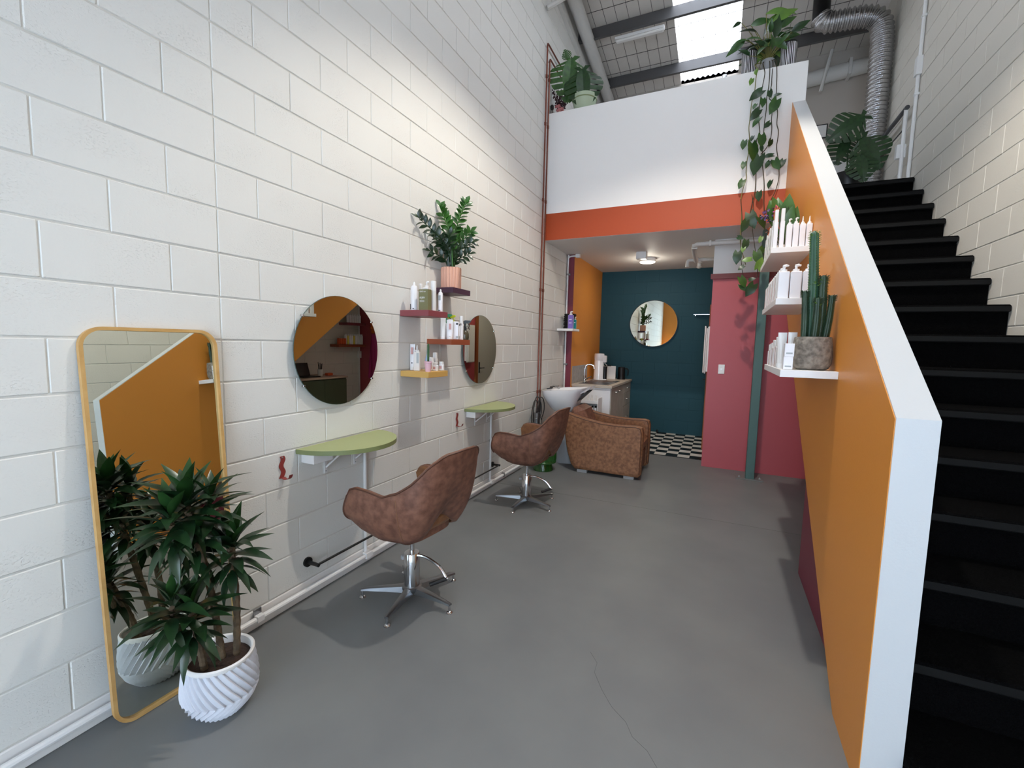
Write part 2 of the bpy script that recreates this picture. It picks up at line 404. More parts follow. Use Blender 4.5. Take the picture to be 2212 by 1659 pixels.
nt.links.new(tr_.outputs[0], mx.inputs[1]); nt.links.new(gl.outputs[0], mx.inputs[2]); nt.links.new(mx.outputs[0], o_.inputs[0]); M['pane'] = pm
for x in (-1.02, 0, 1.02):
    for z0, z1 in ((.03, 1.97), (2.03, 2.87)): MB().box(x-.48, x+.48, -.004, .004, z0, z1).build('pane', 'pane', wn, 0)

# ---- roof
def slab(x0, x1, y0, y1, dz, t):
    return MB().add([(x, y, roofz(y)+dz+q) for q in (0, t) for y in (y0, y1) for x in (x0, x1)],
                    [(0, 2, 3, 1), (4, 5, 7, 6), (0, 1, 5, 4), (2, 6, 7, 3), (0, 4, 6, 2), (1, 3, 7, 5)])
SX0, SX1, SY0 = 1.29, 2.13, -3.2
rf = slab(-.2, SX0, YF-.2, YB+.2, .0, .1); b2 = slab(SX1, XR+.2, YF-.2, YB+.2, .0, .1); rf.add(b2.v, b2.f); b2 = slab(SX0, SX1, YF-.2, SY0, 0, .1); rf.add(b2.v, b2.f)
b2 = slab(SX0, SX1, YB, YB+.2, 0, .1); rf.add(b2.v, b2.f)
roof = struct(rf.build('roof', 'insulation', smooth=0), 'grey insulated metal roof over the mezzanine')
wm = MB()
for i in range(25):
    x = .1+.155*i; wm.add(slab(x-.002, x+.002, YF, YB, -.006, .004).v, slab(0, 1, 0, 1, 0, 1).f)
y = YF
while y < YB: wm.add(slab(0, XR, y-.002, y+.002, -.006, .004).v, slab(0, 1, 0, 1, 0, 1).f); y += .31
tag(wm.build('wire_mesh', 'wire', roof, 0), kind='stuff')
sk = thing('skylight', 'bright corrugated translucent skylight sheet in the roof', 'skylight', (0, 0, 0)); sk['kind'] = 'structure'; del sk['category']
rows = []
for j in range(2):
    yy = (SY0, YB)[j]; rows.append([(SX0+(SX1-SX0)*i/88, yy, roofz(yy)+.05+.012*math.sin(2*PI*i/8)) for i in range(89)])
MB().grid(rows).build('sheet', 'skylight', sk)
for yy in [6.3-1.05*k for k in range(10)]:
    if yy < YF: break
    zz = roofz(yy)
    MB().box(0, XR, yy-.003, yy+.003, zz-.17, zz-.008).box(0, XR, yy-.045, yy, zz-.175, zz-.168).box(0, XR, yy, yy+.045, zz-.014, zz-.008).build('purlin', 'purlin', roof, 0)
# rafter along the left wall top, and a wall brace
rp = MB()
for (dx, w, h0, h1) in ((.16, .055, -.30, -.02),):
    ra = [(dx, YF, roofz(YF)-.17), (dx, YB, roofz(YB)-.17)]
    rp.tube(ra, .085, 16)
rp.build('rafter_tube', 'steel_white', roof)
MB().add(slab(.0, .05, YF, YB, -.34, .10).v, slab(0, 1, 0, 1, 0, 1).f).build('wall_plate', 'steel_white', roof, 0)
# ================================================================== LEFT WALL FURNITURE
# ---- leaning mirror
def rrect(w, h, r, n=8):
    out = []
    for cx, cy, a0 in ((w/2-r, h/2-r, 0), (-w/2+r, h/2-r, PI/2), (-w/2+r, -h/2+r, PI), (w/2-r, -h/2+r, 1.5*PI)):
        for i in range(n+1):
            a = a0+PI/2*i/n; out.append((cx+r*math.cos(a), cy+r*math.sin(a)))
    return out
lm = thing('leaning_mirror', 'tall rounded mirror with oak frame leaning on the block wall', 'mirror', (.124, -.283, 0.002), -.016)
lean = math.atan2(.102, 1.535)
LM = Matrix.Rotation(-lean, 4, 'Y')
W_, H_ = .485, 1.545
fm = MB(); rows = []
for (ins, dx) in ((0, -.02), (0, 0), (.013, 0), (.013, -.012)):
    rows.append([LM @ Vector((dx, u, w+H_/2)) for u, w in rrect(W_-2*ins, H_-2*ins, .075-ins)])
fm.grid(rows, True).build('frame', 'oak', lm)
MB().add([LM @ Vector((-.012, u, w+H_/2)) for u, w in rrect(W_-.02, H_-.02, .066)], [tuple(range(36))]).build('mirror_glass', 'mirror', lm, 0)
MB().add([LM @ Vector((-.019, u, w+H_/2)) for u, w in rrect(W_-.01, H_-.01, .07)], [tuple(range(36))]).build('back_board', 'black_soft', lm, 0)
# ---- round mirrors
def round_mirror(loc, r, label, rz=0, frame=None):
    t = thing('round_mirror', label, 'mirror', loc, rz)
    n = 64; MB().add([(.0252, r*.994*math.cos(2*PI*i/n), r*.994*math.sin(2*PI*i/n)) for i in range(n)], [tuple(range(n))]).build('mirror_glass', 'mirror', t, 0)
    e = MB(); e.M = Matrix.Rotation(PI/2, 4, 'Y')
    if frame: e.lathe([(r*.985, .0), (r*1.015, .0), (r*1.015, .034), (r*.992, .034), (r*.985, .01)], 64, cap=False); e.build('frame', frame, t)
    else:
        e.lathe([(r*.5, .0195), (r*.995, .0195), (r, .0205), (r, .024), (r*.993, .025)], 64, cap=False); e.build('glass_edge', 'mirror_edge', t)
        MB().box(0, .02, -.12, .12, -.12, .12).build('backing', 'black_soft', t, 0)
        for a in (-.6, -2.5, .6, 2.5): MB().box(.012, .03, r*math.cos(a)-.008, r*math.cos(a)+.008, r*math.sin(a)-.006, r*math.sin(a)+.006, .002).build('clip', 'chrome', t, 0)
    return t
round_mirror((.004, .69, 1.447), .328, 'frameless round mirror on the block wall beside the rust-free styling shelf nearest the leaning mirror'.replace(' beside the rust-free styling shelf nearest the leaning mirror', ' between leaning mirror and stepped shelves'))
round_mirror((.004, 2.45, 1.448), .328, 'frameless round mirror on the block wall between stepped shelves and copper pipes')
round_mirror((1.05, YB-.004, 1.914), .40, 'black framed round mirror on the dark teal wall', -PI/2, 'black')
# ---- stepped coloured shelves
def shelf(y0, y1, z, m, label, depth=.25, x=0, sgn=1, t=.042):
    o = MB().box(min(x, x+sgn*depth), max(x, x+sgn*depth), y0, y1, z-t, z, .0015).build('floating_shelf', m, smooth=0)
    return tag(o, label, 'shelf')
shelf(1.29, 1.54, 1.297, 'shelf_mustard', 'mustard yellow floating shelf, lowest of the stepped shelves')
shelf(1.285, 1.53, 1.737, 'shelf_maroon', 'maroon floating shelf with hair products below the plum shelf')
shelf(1.615, 1.90, 1.536, 'shelf_rust', 'rust brown floating shelf with spray bottles beside the round mirror', depth=.23)
shelf(1.68, 1.945, 1.945, 'shelf_plum', 'dark plum floating shelf carrying the fluted pink pot', depth=.2)
# ---- demilune styling tables
def styling_table(yc, label):
    t = thing('styling_table', label, 'table', (0, yc, 0))
    r = .335; d = .335; z = .897
    pts = [(0.002, -r)]+[(.002+d*math.sin(PI*i/32), -r*math.cos(PI*i/32)) for i in range(33)]+[(0.002, r)]
    pts = [(d*math.sin(PI*i/32)+.002, -r*math.cos(PI*i/32)) for i in range(33)]
    tp = MB().prism(pts, 2, z-.026, z-.001).build('table_top', 'sage_edge', t)
    MB().prism([(x*.999, y*.999) for x, y in pts], 2, z-.0012, z).build('laminate', 'sage', tp, 0)
    for s in (-.13, .11):
        b = MB().box(0.001, .006, s-.012, s+.012, z-.19, z-.026, .001).box(.006, .2, s-.012, s+.012, z-.031, z-.026, .001)
        b.tube([(.01, s, z-.15), (.15, s, z-.034)], .006, 6); b.build('bracket', 'white', t, 0)
        MB().ball((.007, s, z-.175), .004, 6).build('screw', 'steel', t)
    MB().box(.001, .1, -.3, -.16, z-.085, z-.028, .003).build('socket_box', 'white', t, 0)
    return t
styling_table(.72, 'pale green half round table under mirror beside the stepped shelves, with red hook near the leaning mirror')
styling_table(2.54, 'pale green half round table under mirror beside the copper pipes')
for o in bpy.data.objects:
    if o.name.startswith('styling_table') and o.parent is None and o.location.y < 1: o['label'] = 'pale green half round table between the leaning mirror and the stepped shelves'
# ---- wavy hooks
def hook(yc, label):
    t = thing('coat_hook', label, 'hook', (.003, yc, .812))
    b = MB(); L = []; n = 28
    for i in range(n+1):
        q = i/n; L.append((.0065*math.sin(q*2*PI*1.7), .065-.12*q))
    rows = []
    for x in (.0, .003): rows.append([(x, u-.0135, w) for u, w in L]); rows.append([(x, u+.0135, w) for u, w in L])
    b.grid([rows[0], rows[1], rows[3], rows[2], rows[0]]); b.build('strap', 'hook_red', t)
    c = MB(); pr = bez([(.0015, .004, -.055), (.02, .006, -.062), (.045, .01, -.055), (.055, .012, -.035)], 6)
    rr = []
    for dz in (0, .003): rr.append([p+Vector((0, -.011, dz)) for p in pr]); rr.append([p+Vector((0, .011, dz)) for p in pr])
    c.grid([rr[0], rr[1], rr[3], rr[2], rr[0]]); c.build('prong', 'hook_red', t)
    MB().ball((.004, .0, .058), .004, 6).build('screw', 'steel', t)
hook(.297, 'wavy red metal wall hook beside the leaning mirror plant'.replace(' plant', ''))
hook(2.075, 'wavy red metal wall hook below the rust shelf')
# ---- foot rails
def foot_rail(y0, y1, z, label):
    t = thing('foot_rail', label, 'foot rail', (0.0, (y0+y1)/2, z))
    h = (y1-y0)/2
    MB().tube([(.085, -h, 0), (.085, h, 0)], .0075, 10).build('bar', 'black', t)
    for s in (-1, 1):
        MB().cyl((.0, s*h, 0), (.014, s*h, 0), .028, 20).build('flange', 'black', t)
        MB().cyl((.012, s*h, 0), (.096, s*h, 0), .011, 12).build('stem', 'black', t)
foot_rail(.447, 1.017, .212, 'black metal foot rail below the table between leaning mirror and shelves')
foot_rail(2.21, 2.79, .228, 'black metal foot rail below the table beside the copper pipes')
# ---- conduits
def pipe(name, pts, r, m, label, cat, n=10, clips=(), group=None):
    t = thing(name, label, cat, pts[0], 0, group); o = Vector(pts[0])
    MB().tube([Vector(p)-o for p in pts], r, n).build('tube', m, t)
    for c in clips: MB().box(c[0]-c[3]-o.x, c[0]+c[3]-o.x, c[1]-c[4]-o.y, c[1]+c[4]-o.y, c[2]-c[5]-o.z, c[2]+c[5]-o.z, .002).build('saddle', 'steel' if len(c) > 6 else m, t, 0)
    return t
pipe('conduit_pipe', [(.034, -3.5, .062), (.034, 3.5, .062)], .0145, 'white', 'long white conduit pipe running along the foot of the block wall', 'pipe',
     clips=[(.02, .12, .092, .004, .022, .02, 1), (.034, .12, .064, .017, .02, .017), (.034, .906, .064, .02, .03, .02), (.034, 2.72, .064, .02, .03, .02), (.034, 1.3, .064, .017, .012, .017), (.034, 3.0, .066, .017, .008, .022, 1)])
pipe('conduit_pipe', [(.016, .906, .07), (.016, .906, .862)], .0115, 'white', 'white vertical conduit below the table between leaning mirror and shelves', 'pipe', clips=[(.012, .918, .42, .01, .02, .012, 1)])
pipe('conduit_pipe', [(.016, 2.72, .07), (.016, 2.72, .862)], .0115, 'white', 'white vertical conduit below the table beside the copper pipes', 'pipe', clips=[(.012, 2.732, .5, .01, .02, .012, 1)])
pipe('conduit_pipe', bez([(.02, 5.085, .05), (.02, 5.085, 1.4), (.02, 5.085, 2.70), (.03, 5.085, 2.795), (.08, 5.087, 2.812), (.16, 5.09, 2.812)], 6), .0125, 'white', 'white conduit rising to the soffit beside the orange kitchen panel', 'pipe',
     clips=[(.03, 5.085, 2.55, .03, .014, .012, 1), (.03, 5.085, 1.22, .03, .014, .012, 1), (.165, 5.09, 2.812, .03, .03, .025)])
for i, (y, z) in enumerate(((3.985, 5.13), (4.075, 5.0))):
    pipe('copper_pipe', [(.026, y, .35), (.026, y, z-.03), (.026, y+.01, z-.005), (.026, y+.035, z), (.026, YB-.03, z-.02)], .0095, 'copper',
         ('outer' if i == 0 else 'inner')+' of two copper pipes rising up the block wall', 'pipe',
         clips=[(.026, y, zz, .012, .012, .02) for zz in (.9, 2.2, 3.3, 4.2, 4.75)], group='copper pipes')
# ---- styling chairs
def rim(s):
    """plan position of the shell at |s| 0 (back) .. 1 (arm front); returns x, y, z"""
    a = abs(s); sg = 1 if s >= 0 else -1
    if a > .5: x = .10-(a-.5)/.5*.31; y = .285+.006*math.sin((a-.5)/.5*PI)
    else:
        q = a/.5*PI/2; x = .10+.20*math.cos(q)**.8 if a < .5 else .10; y = .285*math.sin(q)**.75
    z = interp([(0, .945), (.12, .935), (.24, .88), (.36, .79), (.48, .725), (.58, .70), (.75, .712), (.9, .712), (.97, .695), (1, .66)], a)
    lean = interp([(0, .085), (.3, .05), (.5, .01), (1, 0)], a)
    return Vector((x+lean, sg*y, z))
def low(s):
    a = abs(s); p = rim(s)
    f = interp([(0, .62), (.5, .66), (1, .93)], a); z = interp([(0, .555), (.2, .485), (.45, .425), (.7, .43), (.9, .475), (1, .52)], a)
    x = p.x*interp([(0, .55), (.4, .8), (.7, 1), (1, .99)], a)
    return Vector((x, p.y*f, z))
def make_chair(label):
    t = thing('styling_chair', label, 'chair', (0, 0, 0), 0, 'leather styling chairs')
    N, Q = 56, 10; outer = []; inner = []
    ss = [-1+2*i/N for i in range(N+1)]
    for j in range(Q+1):
        q = j/Q; ro = []; ri = []
        for s in ss:
            a, b = low(s), rim(s); p = a.lerp(b, q)
            c = Vector((.02, 0, 0)); out = Vector((p.x-c.x, p.y, 0));
            if abs(s) > .5: out = Vector((0, p.y, 0))
            out.normalize(); bulge = .035*math.sin(PI*q**.8)
            ro.append(p+out*bulge); ri.append(p+out*(bulge-.03-.012*math.sin(PI*q)))
        outer.append(ro); inner.append(ri)
    sh = MB(); sh.grid(outer)
    # rim, front edges, bottom edge bridging outer and inner
    sh.grid([outer[-1], [a.lerp(b, .5)+Vector((0, 0, .008)) for a, b in zip(outer[-1], inner[-1])], inner[-1]])
    sh.grid([outer[0], inner[0]])
    sh.grid([[r[0] for r in outer], [r[0] for r in inner]]); sh.grid([[r[-1] for r in outer], [r[-1] for r in inner]])
    me = sh
    bm_ = bmesh.new(); m_ = me.mesh('shell', 60); bm_.from_mesh(m_); bmesh.ops.remove_doubles(bm_, verts=bm_.verts, dist=.0004); bmesh.ops.recalc_face_normals(bm_, faces=bm_.faces); bm_.to_mesh(m_); bm_.free()
    m_.polygons.foreach_set('use_smooth', [True]*len(m_.polygons)); m_.set_sharp_from_angle(angle=math.radians(60))
    shell = link('shell', m_, 'leather', t)
    MB().grid(inner).build('lining', 'leather_tan', shell, 60)
    edge = [r[0]-Vector((.004, 0, 0)) for r in outer]+[p+Vector((0, 0, .003)) for p in outer[-1]]+[r[-1]-Vector((.004, 0, 0)) for r in outer][::-1]
    MB().tube(edge, .0055, 6).build('piping', 'piping', shell)
    MB().tube([outer[j][int(N*.27)]+Vector((0, -.001, 0)) for j in range(1, Q)], .0016, 5).build('stitching', 'leather_tan', shell)
    MB().tube([outer[j][N-int(N*.27)]+Vector((0, .001, 0)) for j in range(1, Q)], .0016, 5).build('stitching', 'leather_tan', shell)
    # seat cushion and under-pan
    def sup(r, z, k=.5, dx=0):
        return [(dx+r*.92*(abs(math.cos(a))**k)*(1 if math.cos(a) >= 0 else -1), r*1.05*(abs(math.sin(a))**k)*(1 if math.sin(a) >= 0 else -1), z) for a in [2*PI*i/32 for i in range(32)]]
    cu = MB(); cu.grid([sup(.14, .475), sup(.205, .478), sup(.222, .50), sup(.222, .535), sup(.2, .555), sup(.1, .562)], True); cu.add(sup(.1, .562), [tuple(range(32))]); cu.add(sup(.14, .475), [tuple(range(32))]); cu.build('seat_cushion', 'leather_tan', t)
    un = MB(); un.grid([sup(.08, .398, .8), sup(.15, .406, .6, .0), sup(.188, .43, .55, .0), sup(.19, .485, .5)], True); un.add(sup(.08, .398, .8), [tuple(range(32))]); un.add(sup(.19, .485, .5), [tuple(range(32))]); un.build('seat_pan', 'leather', t)
    # base
    MB().lathe([(.014, .25), (.014, .40)], 16).build('gas_lift', 'chrome', t)
    MB().lathe([(.045, .075), (.046, .08), (.046, .272), (.042, .278), (.018, .279)], 28).build('pump_cylinder', 'chrome', t)
    MB().lathe([(.02, .038), (.05, .045), (.058, .06), (.058, .074), (.05, .08)], 28).build('hub', 'steel', t)
    lv = MB(); lv.tube(bez([(.04, 0, .268), (.10, .01, .268), (.19, .02, .235), (.245, .02, .18)], 6), .009, 8); l_ = lv.build('pump_lever', 'chrome', t)
    MB().cyl((.245, .02, .178), (.185, -.055, .158), .0115, 12).build('grip', 'rubber', l_)
    MB().cyl((.245, .02, .178), (.251, .027, .181), .012, 12).build('grip_cap', 'chrome', l_)
    MB().lathe([(.014, -.012), (.018, -.008), (.018, .008), (.014, .012)], 14, (-.056, -.01, .235)).build('lock_knob', 'grey_panel', t)
    return t
def chair_legs(t, a0):
    for k in range(5):
        a = math.radians(a0+72*k); c, s = math.cos(a), math.sin(a); L = MB(); L.M = Matrix.Rotation(a, 4, 'Z')
        rows = []
        for (x, w, zt, zb) in ((.04, .026, .078, .038), (.15, .021, .072, .045), (.26, .016, .064, .048), (.295, .013, .058, .046)):
            rows.append([(x, -w, zb), (x, -w*.8, zt-.004), (x, 0, zt), (x, w*.8, zt-.004), (x, w, zb)])
        L.grid(rows, True); L.add(rows[0], [(0, 1, 2, 3, 4)]); L.add(rows[-1], [(0, 1, 2, 3, 4)])
        lg = L.build('leg', 'steel', t)
        MB().lathe([(.018, 0), (.018, .005), (.012, .012), (.007, .014), (.007, .05)], 14, (c*.288, s*.288, 0)).build('foot_glide', 'chrome', lg)
c1 = make_chair('brown leather styling chair at the table between leaning mirror and shelves')
c2 = dup(c1, (.535, 2.48, 0), math.radians(-4), 'brown leather styling chair in front of the copper pipes and shampoo basin')
c1.location = (.548, .722, 0); c1.rotation_euler.z = math.radians(-6)
chair_legs(c1, 209+6); chair_legs(c2, 196+4)
# ================================================================== SHAMPOO CORNER
ar = thing('shampoo_armchair', 'mottled brown leather shampoo armchair in front of the wash basin', 'armchair', (.94, 4.06, 0))
def arm_panel(y0, y1):
    """side of the tub chair: profile in x,z, rounded thickness between y0 and y1"""
    prof = [(-.31, .035), (.43, .03), (.462, .06), (.468, .30), (.465, .55), (.45, .60), (.40, .612), (.2, .603), (0, .612), (-.18, .64), (-.33, .675), (-.42, .70), (-.45, .685), (-.462, .60), (-.445, .42), (-.41, .24), (-.36, .09)]
    n = len(prof); cx = sum(p[0] for p in prof)/n; cz = sum(p[1] for p in prof)/n; b = MB(); rows = []
    w = y1-y0
    for f, y in ((.90, y0), (.965, y0+w*.03), (.99, y0+w*.1), (1, y0+w*.25), (1, y1-w*.25), (.99, y1-w*.1), (.965, y1-w*.03), (.90, y1)):
        rows.append([(cx+(px-cx)*f, y, cz+(pz-cz)*f) for px, pz in prof])
    b.grid(rows, True); b.add(rows[0], [tuple(range(n))]); b.add(rows[-1], [tuple(range(n))])
    return b, rows
for y0, y1 in ((-.345, -.215), (.215, .345)):
    b, rows = arm_panel(y0, y1); o = b.build('side_panel', 'leather_arm', ar, 50)
    for rr in (rows[1], rows[-2]): MB().tube([Vector(p) for p in rr[2:15]], .0055, 6).build('piping', 'piping', o)
MB().box(-.22, .43, -.216, .216, .06, .30, .03).build('seat_base', 'leather_arm', ar)
MB().box(-.2, .455, -.214, .214, .285, .455, .05).build('seat_cushion', 'leather_arm', ar)
bk = MB(); bk.M = Matrix.Translation((-.27, 0, .5)) @ Matrix.Rotation(math.radians(-22), 4, 'Y'); bk.box(-.10, .10, -.222, .222, -.42, .28, .07).build('back_cushion', 'leather', ar)
bp_ = MB(); bp_.M = bk.M; bp_.tube([(.07, -.17, -.3), (.075, -.17, .22)], .003, 5); bp_.build('seam', 'piping', ar)
for x in (-.22, .33):
    for y in (-.31, .29): MB().box(x-.06, x+.06, y-.02, y+.04, 0, .036, .003).build('foot', 'grey_panel', ar, 0)
# ---- basin on pedestal
wbn = thing('wash_basin', 'white porcelain shampoo basin on a grey pedestal behind the armchair', 'basin', (.34, 4.18, 0))
def bowl_ring(x0, x1, hw, z, dz=0, n=36):
    cx, rx = (x0+x1)/2, (x1-x0)/2; out = []
    for i in range(n):
        a = 2*PI*i/n; c, s = math.cos(a), math.sin(a); k = .72
        out.append((cx+rx*(abs(c)**k)*(1 if c >= 0 else -1), hw*(abs(s)**k)*(1 if s >= 0 else -1), z+dz*c*rx))
    return out
ring = [bowl_ring(-.135, .135, .13, .655), bowl_ring(-.18, .165, .175, .695), bowl_ring(-.245, .20, .235, .80, .04), bowl_ring(-.282, .26, .256, .885, .11), bowl_ring(-.29, .32, .26, .93, .13), bowl_ring(-.29, .33, .26, .945, .13), bowl_ring(-.265, .30, .235, .945, .12), bowl_ring(-.235, .25, .2, .90, .1), bowl_ring(-.18, .17, .15, .80, .04), bowl_ring(-.08, .08, .07, .74)]
b = MB(); b.grid(ring, True); b.add(ring[0], [tuple(range(36))]); b.add(ring[-1], [tuple(range(36))]); bw = b.build('bowl', 'porcelain', wbn, 60)
MB().add([(.26, -.15, .965), (.365, -.10, 1.0), (.375, .10, 1.0), (.26, .15, .965), (.24, -.16, .90), (.33, -.09, .955), (.335, .09, .955), (.24, .16, .90)], [(0, 1, 2, 3), (4, 7, 6, 5), (0, 4, 5, 1), (1, 5, 6, 2), (2, 6, 7, 3), (0, 3, 7, 4)]).build('neck_rest', 'porcelain', bw, 0)
MB().add([(.2, -.1, .83), (.32, -.09, .952), (.335, .09, .95), (.2, .1, .83), (.19, -.1, .80), (.31, -.09, .925), (.32, .09, .925), (.19, .1, .80)], [(0, 1, 2, 3), (4, 7, 6, 5), (0, 4, 5, 1), (1, 5, 6, 2), (2, 6, 7, 3), (0, 3, 7, 4)]).build('neck_gel', 'black', bw, 0)
hs = MB(); hs.tube(bez([(-.24, .1, .935), (-.18, .02, .965), (-.12, -.03, .968), (-.07, -.06, .955)], 5), [.012]*6+[.018]*5+[.021]*5, 10); hs.build('shower_head', 'chrome', wbn)
MB().tube(bez([(-.26, .12, .92), (-.22, .04, .952), (-.15, -.10, .952), (-.21, -.14, .94)], 5), .009, 8).build('spray_hose', 'black', wbn)
pd = MB(); pd.grid([bowl_ring(-.17, .2, .18, .0), bowl_ring(-.17, .2, .18, .03), bowl_ring(-.13, .17, .15, .12), bowl_ring(-.10, .12, .11, .35), bowl_ring(-.10, .11, .105, .66)], True); pd.add(bowl_ring(-.17, .2, .18, 0), [tuple(range(36))]); pd.build('pedestal', 'grey_panel', wbn, 50)
# ---- green ribbed glass stool
gs = thing('ribbed_stool', 'green ribbed glass drum stool on the floor behind the far styling chair', 'stool', (.27, 3.62, 0))
gs['label'] = 'green ribbed glass drum stool on the floor beside the shampoo armchair'
rows = []
for r, z in ((.118, 0), (.122, .012), (.112, .05), (.102, .085), (.108, .1), (.15, .125), (.153, .15), (.153, .40), (.146, .43), (.12, .44)):
    rows.append([((r+(.005 if 7 < 10 and .11 < z < .43 and i % 4 < 2 else 0))*math.cos(2*PI*i/96), (r+(.005 if .11 < z < .43 and i % 4 < 2 else 0))*math.sin(2*PI*i/96), z) for i in range(96)])
b = MB(); b.grid(rows, True); b.add(rows[-1], [tuple(range(96))]); b.add(rows[0], [tuple(range(96))]); b.build('ribbed_drum', 'glass_green', gs, 25)
MB().lathe([(.151, .098), (.157, .104), (.157, .116), (.151, .124)], 48, cap=False).build('rim_band', 'glass_green', gs)
# ---- caddy with dryer cords on the wall
ca = thing('dryer_caddy', 'wire holder with looped black dryer cords beside the basin', 'holder', (.05, 3.80, .60))
ba = MB(); n = 14
for z in (-.09, 0): ba.tube([(.06+.05*math.cos(2*PI*i/20), .09*math.sin(2*PI*i/20), z) for i in range(20)], .003, 5, closed=True)
for i in range(n):
    a = 2*PI*i/n; ba.tube([(.06+.05*math.cos(a), .09*math.sin(a), -.09), (.06+.05*math.cos(a), .09*math.sin(a), 0)], .0016, 4)
ba.build('basket', 'steel', ca)
MB().lathe([(.04, -.09), (.043, .06), (.038, .062)], 16, (.06, -.03, 0)).build('steel_cup', 'steel', ca)
for k, (y, h, w) in enumerate(((-.09, .22, .10), (-.03, .26, .11), (.04, .2, .08), (.10, .24, .12))):
    MB().tube(bez([(.06, y-w, -.04), (.065, y-w*1.1, h*.5), (.06, y-w*.3, h), (.06, y+w*.7, h*.85), (.065, y+w*.9, h*.3), (.05, y+w*.4, -.06)], 6), .006, 6).build('cord', 'black', ca)
MB().tube([(.03, .14, .2), (.03, .14, -.3)], .008, 8).build('rod', 'black', ca)
# ---- white product rack beside the kitchen cabinet
rk = thing('product_rack', 'white product rack with trays of small bottles beside the kitchen cabinet', 'rack', (.43, 4.98, 0))
MB().box(-.2, -.185, -.1, .12, .0, .74, .002).box(.16, .175, -.1, .12, 0, .76, .002).box(-.2, .175, .105, .12, 0, .70, .002).build('frame', 'white', rk, 0)
for z in (.2, .45, .68): MB().box(-.19, .165, -.1, .11, z, z+.015, .002).box(-.19, .165, -.105, -.098, z, z+.045, .001).build('tray', 'white', rk, 0)
# ================================================================== KITCHEN NOOK
kc = thing('kitchen_cabinet', 'kitchen base cabinet with grey wood doors and a white end panel', 'cabinet', (.115, 5.2, 0))
MB().box(0, .575, .012, 1.615, .1, .885).box(.0, .53, .05, 1.615, 0, .1).build('body', 'white', kc, 0)
MB().box(0, .585, 0, .014, 0, .885, .001).build('end_panel', 'white_gloss', kc, 0)
def hnd(y0, y1, z, par): MB().tube([(.6, y0, z), (.622, y0+.004, z), (.622, y1-.004, z), (.6, y1, z)], .005, 6).build('handle', 'steel', par)
for y0, y1 in ((.02, .49), (.495, .965)):
    d = MB().box(.576, .596, y0, y1, .11, .875, .002).build('door', 'laminate', kc, 0); hnd((y1-.19 if y0 < .1 else y0+.06), (y1-.06 if y0 < .1 else y0+.19), .8, d)
for z0, z1 in ((.72, .875), (.50, .715), (.11, .495)):
    d = MB().box(.576, .596, .97, 1.6, z0, z1, .002).build('drawer', 'laminate', kc, 0); hnd(1.2, 1.36, (z0+z1)/2, d)
wt = tag(MB().box(.112, .73, 5.16, YB-.004, .885, .922, .003).build('worktop', 'worktop', smooth=0), 'pale beige worktop over the kitchen cabinet', 'worktop')
tag(MB().box(.111, .119, 5.165, 6.0, .923, 1.19, .001).build('splashback', 'splash', smooth=0), 'grey streaked splashback panel behind the kitchen tap', 'splashback')
sn = thing('kitchen_sink', 'stainless inset sink with drainer in the worktop', 'sink', (.42, 5.70, .9225))
b = MB()
for (x0, x1, y0, y1) in ((-.23, .23, -.43, -.39), (-.23, .23, .39, .43), (-.23, -.19, -.39, .39), (.19, .23, -.39, .39), (-.19, .19, -.02, .02)): b.box(x0, x1, y0, y1, 0, .006, .001)
b.build('sink_rim', 'steel', sn, 0)
MB().box(-.19, .19, -.39, -.02, .0, .002).build('bowl', 'grey_dark', sn, 0)
b = MB(); b.box(-.19, .19, .02, .39, 0, .002)
for i in range(7): b.box(-.17, .17, .05+.048*i, .07+.048*i, .002, .008, .002)
b.build('drainer', 'steel', sn, 0)
tp = thing('kitchen_tap', 'chrome gooseneck mixer tap at the kitchen sink', 'tap', (.22, 5.5, .928))
MB().lathe([(.03, 0), (.03, .01), (.022, .02), (.022, .1), (.018, .11)], 18).build('tap_body', 'chrome', tp)
MB().tube(bez([(0, 0, .1), (0, 0, .22), (.02, .01, .27), (.08, .02, .285), (.13, .03, .26), (.14, .03, .22)], 6), .011, 10).build('spout', 'chrome', tp)
MB().tube(bez([(0, -.02, .07), (.03, -.03, .055), (.07, -.04, .075), (.12, -.05, .10)], 5), [.014]*5+[.01]*5+[.008]*6, 8).build('lever', 'chrome', tp)
p = H(1290, 819, 2, .925)
so = thing('drink_maker', 'tall white drink machine on the kitchen worktop', 'appliance', (.265, 6.22, .923))
MB().lathe([(.09, 0), (.088, .05), (.083, .3), (.08, .335), (.083, .34), (.085, .43), (.08, .45), (.05, .455)], 28).build('tower', 'white_gloss', so)
MB().box(.05, .14, -.05, .05, 0, .02, .006).build('drip_base', 'white_gloss', so)
MB().cyl((.105, 0, .02), (.105, 0, .235), .036, 18).build('bottle', 'black', so)
MB().tube([(.085, .0, .3), (.13, 0, .26), (.145, 0, .22)], .008, 8).build('arm', 'chrome', so)
MB().box(.04, .13, -.04, .04, .3, .42, .012).build('head', 'white_gloss', so)
bd = tag(MB().box(.25, .50, 6.47, 6.49, .923, 1.16, .008).build('tray_board', 'white_soft', smooth=0), 'white upright board with dark top on the worktop', 'board')
MB().box(.31, .42, 6.468, 6.492, 1.152, 1.168, .003).build('grip', 'black', bd, 0)
ts = tag(MB().box(.2, .42, 6.52, 6.7, .923, 1.11, .02).build('toaster', 'black'), 'black toaster behind the white board on the worktop', 'toaster')
kt = thing('kettle', 'matte black kettle on the kitchen worktop', 'kettle', (.575, 6.62, .923))
MB().lathe([(.068, 0), (.068, .01), (.064, .02), (.06, .2), (.055, .215), (.02, .22)], 22).build('jug', 'black', kt)
MB().tube(bez([(.05, .0, .19), (.1, .0, .185), (.115, .0, .14), (.11, .0, .07)], 5), .011, 8).build('handle', 'black', kt)
